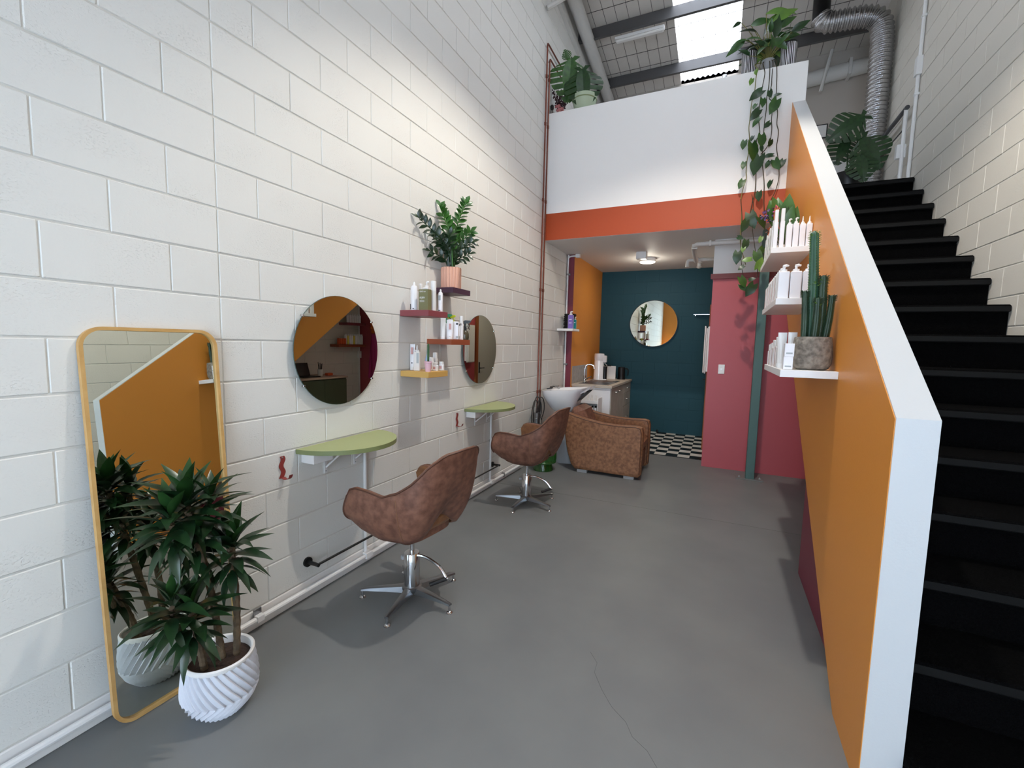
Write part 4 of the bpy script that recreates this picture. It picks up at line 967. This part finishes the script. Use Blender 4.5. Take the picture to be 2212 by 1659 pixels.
# vines, traced down the front of the parapet
def v5(a, b): return 1570+a*.1567, 180+b*.1567
VY = 4.095
vines = [[(395, -260), (420, -190), (400, -60), (385, 100), (345, 260), (320, 480), (305, 620), (315, 800), (300, 950), (280, 1060), (265, 1200), (270, 1310), (225, 1450), (195, 1600), (205, 1760), (200, 1900), (185, 2150), (205, 2300), (260, 2500)],
         [(500, -250), (525, -150), (500, 0), (475, 150), (450, 330), (440, 500), (455, 700), (410, 780), (410, 950), (405, 1100), (400, 1300), (390, 1480), (350, 1650), (320, 1800)],
         [(590, -250), (590, -100), (575, 60), (550, 200), (545, 350), (525, 500), (510, 650), (500, 800), (490, 950), (490, 1100), (505, 1250), (515, 1400), (510, 1600), (520, 1900), (530, 2150)],
         [(630, -240), (620, -60), (615, 30), (585, 200), (630, 260), (625, 400), (615, 500), (620, 620), (600, 780), (540, 900), (470, 980)],
         [(675, -270), (690, -150), (685, 50), (680, 250), (700, 400), (690, 560), (712, 660), (700, 780), (685, 880), (705, 1030), (720, 1200), (715, 1320), (680, 1450), (640, 1550), (560, 1700), (530, 1800)]]
for vi, vn in enumerate(vines):
    P = []
    for k, (a, b_) in enumerate(vn):
        q = H(*v5(a, b_), 1, VY if k else 4.15); P.append(q-PP)
    P = [Vector((rnd.uniform(-.03, .03), 0, .12)), Vector((P[0].x, -.06, .09))]+P[1:]
    MB().tube(bez(P, 5), .0042, 6).build('vine', 'vine' if vi else 'vine_light', po)
# leaves on the vines: base pixel, tip pixel, scale, shade
vl = [((480, 100), (310, 215), 1.5, 1), ((590, 100), (600, 190), .85, 1), ((660, 170), (760, 125), .9, 1), ((690, 230), (600, 415), 1.35, 0), ((500, 215), (500, 320), .7, 0), ((400, 290), (360, 350), .7, 0), ((440, 370), (330, 500), 1.25, 1), ((450, 480), (345, 590), 1.15, 0), ((590, 540), (515, 610), .8, 1),
      ((360, 730), (330, 790), .6, 1), ((245, 795), (215, 905), .85, 0), ((350, 830), (385, 1050), 1.55, 0), ((480, 715), (490, 870), 1.15, 0), ((610, 780), (590, 870), .75, 1), ((630, 990), (500, 1000), 1.05, 1), ((590, 1075), (530, 1160), .85, 1), ((660, 1060), (715, 1185), 1.0, 0), ((780, 1060), (715, 1170), .95, 1),
      ((240, 1090), (215, 1180), .75, 0), ((450, 1010), (350, 1250), 1.3, 1), ((220, 1340), (165, 1450), .95, 0), ((610, 1345), (560, 1440), .85, 1), ((445, 1500), (430, 1620), 1.05, 1), ((480, 870), (480, 930), .5, 1), ((350, -60), (320, 20), .8, 2), ((410, -190), (395, -120), .7, 2)]
for (p0, p1, sc, mi) in vl:
    yy = VY-.02-rnd.uniform(0, .03); a = H(*v5(*p0), 1, yy)-PP; t_ = H(*v5(*p1), 1, yy-.02)-PP; d = t_-a
    link('leaf', pl[mi], None, po, aim(a, d, rnd.uniform(-.35, .35), d.length/.13, Vector((rnd.uniform(-.5, .5), -1, .35))))
for (p0, p1, mi) in (((1612, 478), (1604, 500), 1), ((1620, 462), (1630, 492), 1), ((1607, 532), (1603, 545), 2), ((1612, 520), (1608, 540), 1), ((1622, 560), (1602, 562), 2), ((1600, 600), (1612, 620), 0), ((1618, 605), (1632, 600), 1), ((1600, 615), (1612, 628), 0), ((1628, 615), (1612, 640), 1), ((1635, 545), (1640, 570), 0), ((1637, 580), (1648, 555), 2), ((1640, 470), (1655, 490), 1), ((1648, 535), (1638, 552), 0), ((1594, 545), (1590, 570), 1), ((1606, 575), (1594, 582), 1), ((1645, 512), (1640, 524), 2), ((1594, 512), (1601, 514), 1)):
    yy = VY-.01-rnd.uniform(0, .05); a = H(*p0, 1, yy)-PP; t_ = H(*p1, 1, yy-.02)-PP; d = t_-a
    link('leaf', pl[mi], None, po, aim(a, d, rnd.uniform(-.4, .4), max(.5, d.length/.13), Vector((rnd.uniform(-.5, .5), -1, .35))))
for pts in ([(1624, 420), (1628, 450), (1625, 490), (1630, 530), (1634, 560), (1636, 590), (1634, 600)], [(1600, 430), (1603, 470), (1601, 510), (1600, 545), (1602, 575), (1606, 600)]):
    MB().tube(bez([H(*q, 1, VY-.01)-PP for q in pts], 5), .0036, 6).build('vine', 'vine', po)
# ---- monsteras
def monstera_mesh(m, seed=1, nl=7):
    """split leaf along +X, unit length; solid band at the rib, separate fingers outside"""
    b = MB()
    def W(u): return .52*math.sin(PI*min(1, (u*.92+.08)**.75))+.02
    for s in (-1, 1):
        N = nl*4; rib = []; band = []
        for i in range(N+1):
            u = i/N; rib.append((u, 0, -.18*u*u)); band.append((u+.04*(1-u), s*W(u)*.34, -.18*u*u+.03*W(u)))
        b.grid([rib, band])
        for k in range(nl):
            i0 = k*4; i1 = k*4+3
            for i in range(i0, i1):
                a0, a1 = band[i], band[i+1]; u0, u1 = i/N, (i+1)/N; c = (i0+i1)/2/N
                f = lambda u: (c+(u-c)*1.0+.10*(1-c)+.02, s*W(u)*(.98-.5*abs(u-c)), -.18*u*u-.06*W(u))
                b.add([a0, a1, f(u1), f(u0)], [(0, 1, 2, 3)])
        # basal lobe
        b.add([(0, 0, 0), (.04, s*W(0)*.34, .0), (-.10, s*.22, -.02), (-.12, s*.08, -.02)], [(0, 1, 2, 3)])
    me = b.mesh('leaf', 60, False); me.materials.append(M[m]); return me
mo1 = monstera_mesh('leaf_mid'); mo2 = monstera_mesh('leaf_dark')
ML = Vector((.43, 4.25, 4.3905))
mn = thing('potted_monstera', 'monstera in a mint pot on the parapet beside the block wall', 'potted plant', ML)
MB().lathe([(.095, 0), (.125, .03), (.145, .12), (.152, .125), (.152, .165), (.143, .165), (.135, .13)], 36).build('pot', 'pot_mint', mn)
MB().lathe([(.145, .112), (.1495, .117), (.1475, .122)], 36, cap=False).build('groove', 'sage_edge', mn)
for (p0, p1, sc, me, y) in (((1234, 128), (1228, 196), .5, mo1, 4.2), ((1258, 150), (1262, 215), .46, mo2, 4.17), ((1228, 130), (1222, 112), .12, mo1, 4.2)):
    a = H(*p0, 1, y)-ML; t_ = H(*p1, 1, y-.06)-ML; d = t_-a
    MB().tube(bez([Vector((0, 0, .15)), a*.5+Vector((-.03, .05, .12)), a+Vector((0, .03, .03)), a], 6), .006, 6).build('petiole', 'leaf_dark', mn)
    link('leaf', me, None, mn, aim(a, d, rnd.uniform(-.2, .2), sc, Vector((.3, -1, .0))))
sp_ = thing('dried_flowers', 'dark dried flower sprig in a small pot beside the monstera', 'flowers', (.115, 4.27, 4.3905))
MB().lathe([(.03, 0), (.045, .08), (.04, .08), (.035, .02)], 16).build('vase', 'pot_pink', sp_)
b = MB(); bb = MB()
for i in range(26):
    a = rnd.uniform(0, 6.28); r_ = rnd.uniform(.02, .13); h = rnd.uniform(.16, .36); tip = Vector((max(-.1, r_*math.cos(a)), r_*.6*math.sin(a), h))
    b.tube(bez([Vector((0, 0, .05)), tip*.5+Vector((0, 0, .05)), tip], 4), .002, 4)
    for k in range(9): q = tip*(1-.07*k)+Vector((rnd.uniform(-.016, .016), rnd.uniform(-.016, .016), rnd.uniform(-.01, .01))); bb.ball(q, rnd.uniform(.006, .011), 5)
b.build('stems', 'dark_sprig', sp_, 0)['kind'] = 'stuff'; bb.build('buds', 'dark_sprig', sp_, 0)['kind'] = 'stuff'
pk = MB()
for i in range(40): a = rnd.uniform(0, 6.28); pk.ball((.0+.05*math.cos(a)*rnd.random(), -.05+.03*math.sin(a), .06+rnd.uniform(-.02, .05)), .013, 6)
pk.build('pink_blossom', 'pink_flower', sp_, 0)['kind'] = 'stuff'
wc = thing('webcam', 'small black camera clip on the parapet beside the copper pipes', 'camera', (.03, 4.165, 4.3905))
MB().box(-.012, .03, -.02, .02, .05, .11, .012).build('body', 'black', wc); MB().box(-.006, .0, -.01, .01, 0, .05).box(.016, .022, -.01, .01, 0, .05).build('stand', 'steel', wc, 0)
MR = Vector((3.34, 5.12, 3.2905))
mr = thing('potted_monstera', 'large dark monstera standing at the head of the stairs', 'potted plant', MR)
MB().lathe([(.11, 0), (.14, .05), (.15, .26), (.14, .26), (.13, .2)], 32).build('pot', 'black', mr)
for (p0, p1, sc, y) in (((1868, 250), (1800, 290), .40, 5.0), ((1862, 298), (1900, 352), .40, 4.95), ((1858, 335), (1868, 385), .30, 4.9), ((1832, 295), (1812, 345), .32, 5.15)):
    a = H(*p0, 1, y)-MR; t_ = H(*p1, 1, y-.05)-MR; d = t_-a
    MB().tube(bez([Vector((0, 0, .2)), a*.5+Vector((0, 0, .1)), a], 6), .009, 6).build('petiole', 'leaf_dark', mr)
    link('leaf', mo2, None, mr, aim(a, d, rnd.uniform(-.2, .2), sc, Vector((-.1, -1, .1))))
# ================================================================== PRODUCTS
def bottle(kind, loc, w, d, h, label, group=None, m='bottle_white', cap='white', rz=0, prints=(), name='product_bottle'):
    t = thing(name, label, 'bottle', loc, rz, group); b = MB()
    if kind in ('pump', 'nozzle', 'cap', 'box'):
        hb = h*{'pump': .78, 'nozzle': .74, 'cap': .68, 'box': 1}[kind]
        b.box(-w/2, w/2, -d/2, d/2, 0, hb, min(.004, w*.08)); b.build('body', m, t)
        c = MB()
        if kind == 'pump':
            c.lathe([(w*.30, hb), (w*.30, hb+h*.07), (w*.12, hb+h*.08), (w*.12, hb+h*.14)], 12); c.build('collar', cap, t)
            MB().tube([(0, 0, hb+h*.13), (0, 0, hb+h*.17), (w*.18, -.0, hb+h*.19), (w*.42, 0, hb+h*.175)], [w*.16, w*.18, w*.14, w*.08], 8).build('pump', cap, t)
        elif kind == 'nozzle':
            c.lathe([(w*.36, hb), (w*.36, hb+h*.06), (w*.15, hb+h*.09), (w*.13, hb+h*.17), (w*.06, h)], 12); c.build('nozzle', cap, t)
        elif kind == 'cap': c.box(-w*.40, w*.40, -d*.40, d*.40, hb, h, .002); c.build('cap', cap, t)
    elif kind in ('can', 'bigcan'):
        r = w/2
        if kind == 'can':
            b.lathe([(r, 0), (r, h*.80), (r*.85, h*.85), (r*.5, h*.87)], 20); b.build('body', m, t)
            MB().lathe([(r*.42, h*.86), (r*.42, h*.93), (r*.25, h*.99), (r*.1, h)], 14).build('nozzle', cap, t)
        else:
            b.lathe([(r, 0), (r, h*.68)], 20); b.build('body', m, t); MB().lathe([(r*.96, h*.68), (r*.96, h*.99), (r*.85, h)], 20).build('cap', cap, t)
    elif kind == 'tube':
        rows = []
        for z, fx, fy in ((h*.13, 1, 1), (h*.4, 1, .85), (h*.75, 1.0, .45), (h*.97, 1.02, .12), (h, 1.02, .1)):
            rows.append([(w/2*fx*math.cos(a), d/2*fy*math.sin(a), z) for a in [2*PI*i/20 for i in range(20)]])
        b.grid(rows, True); b.add(rows[-1], [tuple(range(20))]); b.build('body', m, t, 50)
        MB().lathe([(w*.46, 0), (w*.47, h*.13)], 20).build('cap', cap, t)
    elif kind == 'dropper':
        r = w/2; b.lathe([(r, 0), (r, h*.45), (r*.6, h*.62), (r*.35, h*.66)], 18); b.build('body', m, t); MB().lathe([(r*.4, h*.65), (r*.4, h*.78), (r*.15, h*.86), (r*.1, h)], 12).build('nozzle', cap, t)
    for (pm, z0, z1, u0, u1) in prints:      # flat print: small panels on the side that faces -Y
        MB().box(u0*w, u1*w, -d/2-.0008, -d/2+.0004, z0*h, z1*h).build('print', pm, t, 0)
    return t
def at(px, py, x): return H(px, py, 0, x)
# ---- maroon shelf
Z = 1.7375
def putx(px, y, z): p = H(px, 660, 1, y); return Vector((p.x, y, z))
bottle('can', putx(894.5, 1.33, Z), .048, .048, .205, 'white aerosol can at the wall side of the maroon shelf', prints=[('print_dark', .03, .22, -.34, -.22), ('print_dark', .04, .07, .1, .36)])
ob = thing('style_box', 'olive green product box with white lettering on the maroon shelf', 'box', putx(918, 1.325, Z))
MB().box(-.040, .040, -.022, .022, 0, .146, .0015).build('carton', 'olive_box', ob, 0)
RX = Matrix.Rotation(PI/2, 4, 'X')
text('evo', .022, 'bottle_white', ob, Matrix.Translation((-.031, -.0225, .126)) @ RX); text('hair', .012, 'bottle_white', ob, Matrix.Translation((.004, -.0225, .126)) @ RX)
text('style', .024, 'bottle_white', ob, Matrix.Translation((-.031, -.0225, .082)) @ RX)
for z in (.066, .058): MB().box(-.030, .010, -.0226, -.0218, z, z+.0025).build('print', 'bottle_white', ob, 0)
bottle('cap', putx(908.5, 1.43, Z), .026, .026, .205, 'slim white bottle behind the olive box on the maroon shelf')
bottle('pump', putx(922, 1.44, Z), .05, .05, .225, 'clear pump bottle behind the olive box on the maroon shelf', m='bottle_clear')
bottle('bigcan', putx(936, 1.40, Z), .042, .042, .215, 'white canister with tall cap on the maroon shelf', m='bottle_clear')
bottle('can', (.225, 1.47, Z), .034, .034, .165, 'short white can at the outer edge of the maroon shelf', prints=[('print_grey', .5, .72, -.3, .35), ('print_dark', .04, .07, -.2, .3)])
# ---- rust shelf
Z = 1.5365
def puty(px, x, z): p = H(px, 735, 0, x); return Vector((x, p.y, z))
bottle('tube', (.13, 1.65, Z), .042, .03, .17, 'grey white tube standing at the near end of the rust shelf', m='bottle_clear', rz=.4)
bottle('tube', (.185, 1.66, Z), .05, .034, .152, 'white tube with rose print on the rust shelf', rz=.4, prints=[('print_rose', .5, .8, -.1, .3), ('print_dark', .1, .14, -.1, .2)])
bottle('bigcan', (.15, 1.72, Z), .036, .036, .16, 'pale canister behind the tubes on the rust shelf', m='bottle_clear')
bottle('box', (.185, 1.745, Z), .052, .05, .142, 'wide white bottle with black logo square on the rust shelf', rz=.45, prints=[('print_dark', .82, .93, .12, .42), ('print_grey', .06, .2, .1, .45)])
bottle('box', (.185, 1.79, Z), .03, .04, .138, 'narrow white bottle with black logo square on the rust shelf', rz=.45, prints=[('print_dark', .8, .92, .0, .42), ('print_grey', .06, .2, .0, .45)])
bottle('bigcan', (.19, 1.825, Z), .034, .034, .192, 'tall white canister with round cap on the rust shelf', prints=[('print_dark', .6, .68, -.1, .3)])
def trigger(loc, label, m, h0, rz, body=None):
    t = thing('spray_bottle', label, 'spray bottle', loc, rz)
    if body: MB().lathe([(.03, 0), (.033, .02), (.033, .05), (.025, .07), (.011, .08)], 18).build('flask', body, t)
    else: MB().lathe([(.02, 0), (.02, h0-.02), (.01, h0)], 14).build('flask', 'bottle_white', t)
    MB().lathe([(.012, h0-.01), (.012, h0+.02), (.008, h0+.025), (.008, h0+.05)], 12).build('collar', m, t)
    b = MB(); b.prism([(-.018, h0+.04), (-.018, h0+.062), (.0, h0+.07), (.045, h0+.068), (.047, h0+.056), (.02, h0+.045)], 1, -.009, .009); b.M = None
    # prism axis 1 maps (u,w) to (z,x): swap
    b.v = [Vector((v.z, v.y, v.x)) for v in b.v]; b.build('head', m, t, 0)
    MB().tube(bez([(.022, 0, h0+.048), (.034, 0, h0+.03), (.03, 0, h0+.008), (.036, 0, h0-.005)], 5), .004, 6).build('trigger', m, t)
trigger((.09, 1.755, Z), 'spray bottle with green trigger on the rust shelf', 'green_plastic', .135, .6)
trigger((.09, 1.81, Z), 'spray bottle with lime trigger on the rust shelf', 'lime_plastic', .13, .2)
trigger((.20, 1.868, Z), 'round amber spray bottle with black trigger on the rust shelf', 'black', .09, .5, 'amber')
# ---- mustard shelf
Z = 1.2975
def putz(px, py): return H(px, py, 2, Z)
def clampS(p): return Vector((min(max(p.x, .03), .225), min(max(p.y, 1.315), 1.515), Z))
bottle('tube', clampS(putz(885, 799)), .040, .03, .195, 'tall white tube with rose print on the mustard shelf', rz=.2, prints=[('print_rose', .62, .88, -.2, .25), ('print_dark', .26, .3, -.1, .15)])
bottle('nozzle', clampS(putz(901, 801)), .044, .03, .19, 'white bottle with pointed nozzle on the mustard shelf', m='bottle_clear', rz=.3, prints=[('print_grey', .3, .7, .0, .4)])
bottle('dropper', (.12, 1.46, Z), .038, .038, .185, 'pale blue bottle with pointed nozzle on the mustard shelf', m='bottle_blue', cap='bottle_blue')
bottle('cap', (.17, 1.44, Z), .03, .03, .10, 'small rose printed bottle behind the pink pot on the mustard shelf', prints=[('print_rose', .15, .6, -.4, .4)])
bottle('cap', (.16, 1.50, Z), .032, .032, .135, 'white bottle with angled cap on the mustard shelf', m='bottle_clear')
bottle('cap', clampS(putz(941, 801)), .034, .028, .062, 'tiny white bottle at the outer edge of the mustard shelf', prints=[('print_rose', .2, .5, -.4, .2)])
bottle('cap', (.215, 1.505, Z), .036, .026, .068, 'tiny white flask at the far end of the mustard shelf', prints=[('print_rose', .2, .5, -.3, .3)])
mc = thing('mini_cactus', 'single cactus in a small pink pot on the mustard shelf', 'potted plant', (.214, 1.335, Z))
MB().lathe([(.019, 0), (.026, .062), (.0285, .063), (.0285, .075), (.025, .075), (.023, .05)], 24, cap=False).build('pot', 'pink_pot', mc)
MB().lathe([(.002, .001), (.019, .0)], 16, cap=False).build('pot_base', 'pink_pot', mc); MB().lathe([(.002, .066), (.025, .065)], 16, cap=False).build('soil', 'soil', mc)
rows = []
for j in range(13):
    q = j/12; r_ = .0085*(.7+.3*math.sin(PI*q*.9))*(1 if q < .85 else math.sqrt(max(.03, 1-((q-.85)/.15)**2)))
    rows.append([(r_*(1+.18*math.cos(6*a))*math.cos(a), r_*(1+.18*math.cos(6*a))*math.sin(a), .06+.145*q) for a in [2*PI*i/36 for i in range(36)]])
b = MB(); b.grid(rows, True); b.build('stem', 'leaf_mid', mc)
MB().tube([(-.008, .004, .06), (-.012, .006, .115)], [.004, .002], 6).build('marker', 'pale_yellow', mc)
# ---- small white shelf in the nook
bottle('pump', (.19, 4.775, 1.7425), .068, .06, .245, 'purple pump bottle on the small white shelf', m='purple_bottle', prints=[('bottle_white', .3, .34, -.3, .3), ('bottle_white', .5, .54, -.3, .3)])
bottle('pump', (.16, 4.85, 1.7425), .062, .058, .25, 'white pump bottle on the small white shelf', prints=[('print_grey', .3, .6, -.3, .3)])
bottle('pump', (.214, 4.90, 1.7425), .036, .036, .17, 'teal bottle with white pump on the small white shelf', m='teal_bottle', prints=[('bottle_white', .5, .55, -.3, .3)])
# ---- rack trays: small bottles
for i in range(11):
    t = thing('mini_bottle', 'small clear bottle on the top tray of the white product rack', 'bottle', (.27+.03*i, 4.93+(.05 if i % 2 else 0), .6955), 0, 'small bottles on the product rack')
    MB().lathe([(.012, 0), (.012, .05), (.005, .06), (.004, .10)], 10).build('body', 'bottle_clear', t)
for i in range(7):
    t = thing('mini_bottle', 'dark labelled bottle on the middle tray of the white product rack', 'bottle', (.28+.046*i, 4.94, .4655), 0, 'bottles on the middle tray of the rack')
    MB().box(-.016, .016, -.014, .014, 0, .15, .003).build('body', 'bottle_white', t); MB().box(-.014, .014, -.0148, -.0139, .03, .11).build('print', 'print_dark' if i % 2 else 'print_rose', t, 0); MB().box(-.011, .011, -.01, .01, .15, .18, .002).build('cap', 'black', t, 0)
# ================================================================== ORANGE WALL SHELVES
XO = 2.641
shelf(1.25, 2.1, 1.418, 'white', 'lowest white floating shelf on the orange stair wall, under the cactus', depth=.24, x=XO, sgn=-1, t=.036)
shelf(1.715, 2.6, 1.815, 'white', 'middle white floating shelf on the orange stair wall', depth=.24, x=XO, sgn=-1, t=.036)
shelf(2.27, 3.13, 2.215, 'white', 'highest white floating shelf on the orange stair wall', depth=.24, x=XO, sgn=-1, t=.036)
Z = 2.2155
kinds = [('cap', .26), ('cap', .265), ('pump', .20), ('pump', .205), ('nozzle', .205), ('nozzle', .205)]
grp = {'cap': 'capped bottles on the highest white shelf', 'pump': 'pump bottles on the highest white shelf', 'nozzle': 'nozzle bottles on the highest white shelf'}
lab = ['tall white capped bottle at the outer front corner of the highest white shelf', 'tall white capped bottle beside the pump bottles on the highest white shelf', 'white square pump bottle beside the tall capped bottles on the highest white shelf', 'white square pump bottle beside the nozzle bottles on the highest white shelf', 'white square nozzle bottle beside the pump bottles on the highest white shelf', 'white square nozzle bottle against the orange wall on the highest white shelf']
for i, (k, h) in enumerate(kinds): bottle(k, (2.424+.0385*i+(.004 if i > 1 else 0), 2.315, Z), .034 if i > 1 else .026, .05, h, lab[i], grp[k])
for j in range(8): bottle('cap', (2.424, 2.40+.075*j, Z), .03, .055, .19 if j % 3 else .21, 'white bottle in the row along the outer edge of the highest white shelf', 'edge row on the highest white shelf', m='bottle_clear' if j % 2 else 'bottle_white')
Z = 1.8155
for i in range(3): bottle('pump', (2.437+.061*i, 1.765, Z), .056, .06, .2, ('wide white pump bottle at the outer front corner of the middle white shelf', 'wide white pump bottle between two like it at the front of the middle white shelf', 'wide white pump bottle nearest the orange wall on the middle white shelf')[i], 'front pump bottles on the middle white shelf')
for j in range(10): bottle('pump', (2.432, 1.85+.078*j, Z), .045, .05, .195, 'white pump bottle in the row along the outer edge of the middle white shelf', 'edge row on the middle white shelf', m='bottle_clear' if j % 2 else 'bottle_white')
Z = 1.4185
for i in range(2):
    t = thing('product_carton', ('lower' if i == 0 else 'upper')+' of two stacked small white cartons beside the stone pot', 'carton', (2.436+.002*i, 1.305, Z+.0655*i))
    MB().box(-.0205, .0205, -.02, .02, 0, .065, .001).build('carton', 'bottle_white', t, 0); MB().box(-.014, .014, -.0208, -.0199, .012, .02).build('print', 'print_grey', t, 0)
for i in range(2): bottle('tube', (2.424+.046*i, 1.47, Z), .042, .04, .19+.002*i, 'white tube standing cap down behind the stacked cartons', 'white tubes on the lowest white shelf', m='bottle_clear', rz=.1)
hh = [.165, .17, .15, .155, .14, .135, .13]
for j in range(7): bottle('cap', (2.425, 1.545+.078*j, Z), .032, .05, hh[j], 'white bottle in the row along the outer edge of the lowest white shelf', 'edge row on the lowest white shelf', m='bottle_clear' if j % 2 else 'bottle_white')
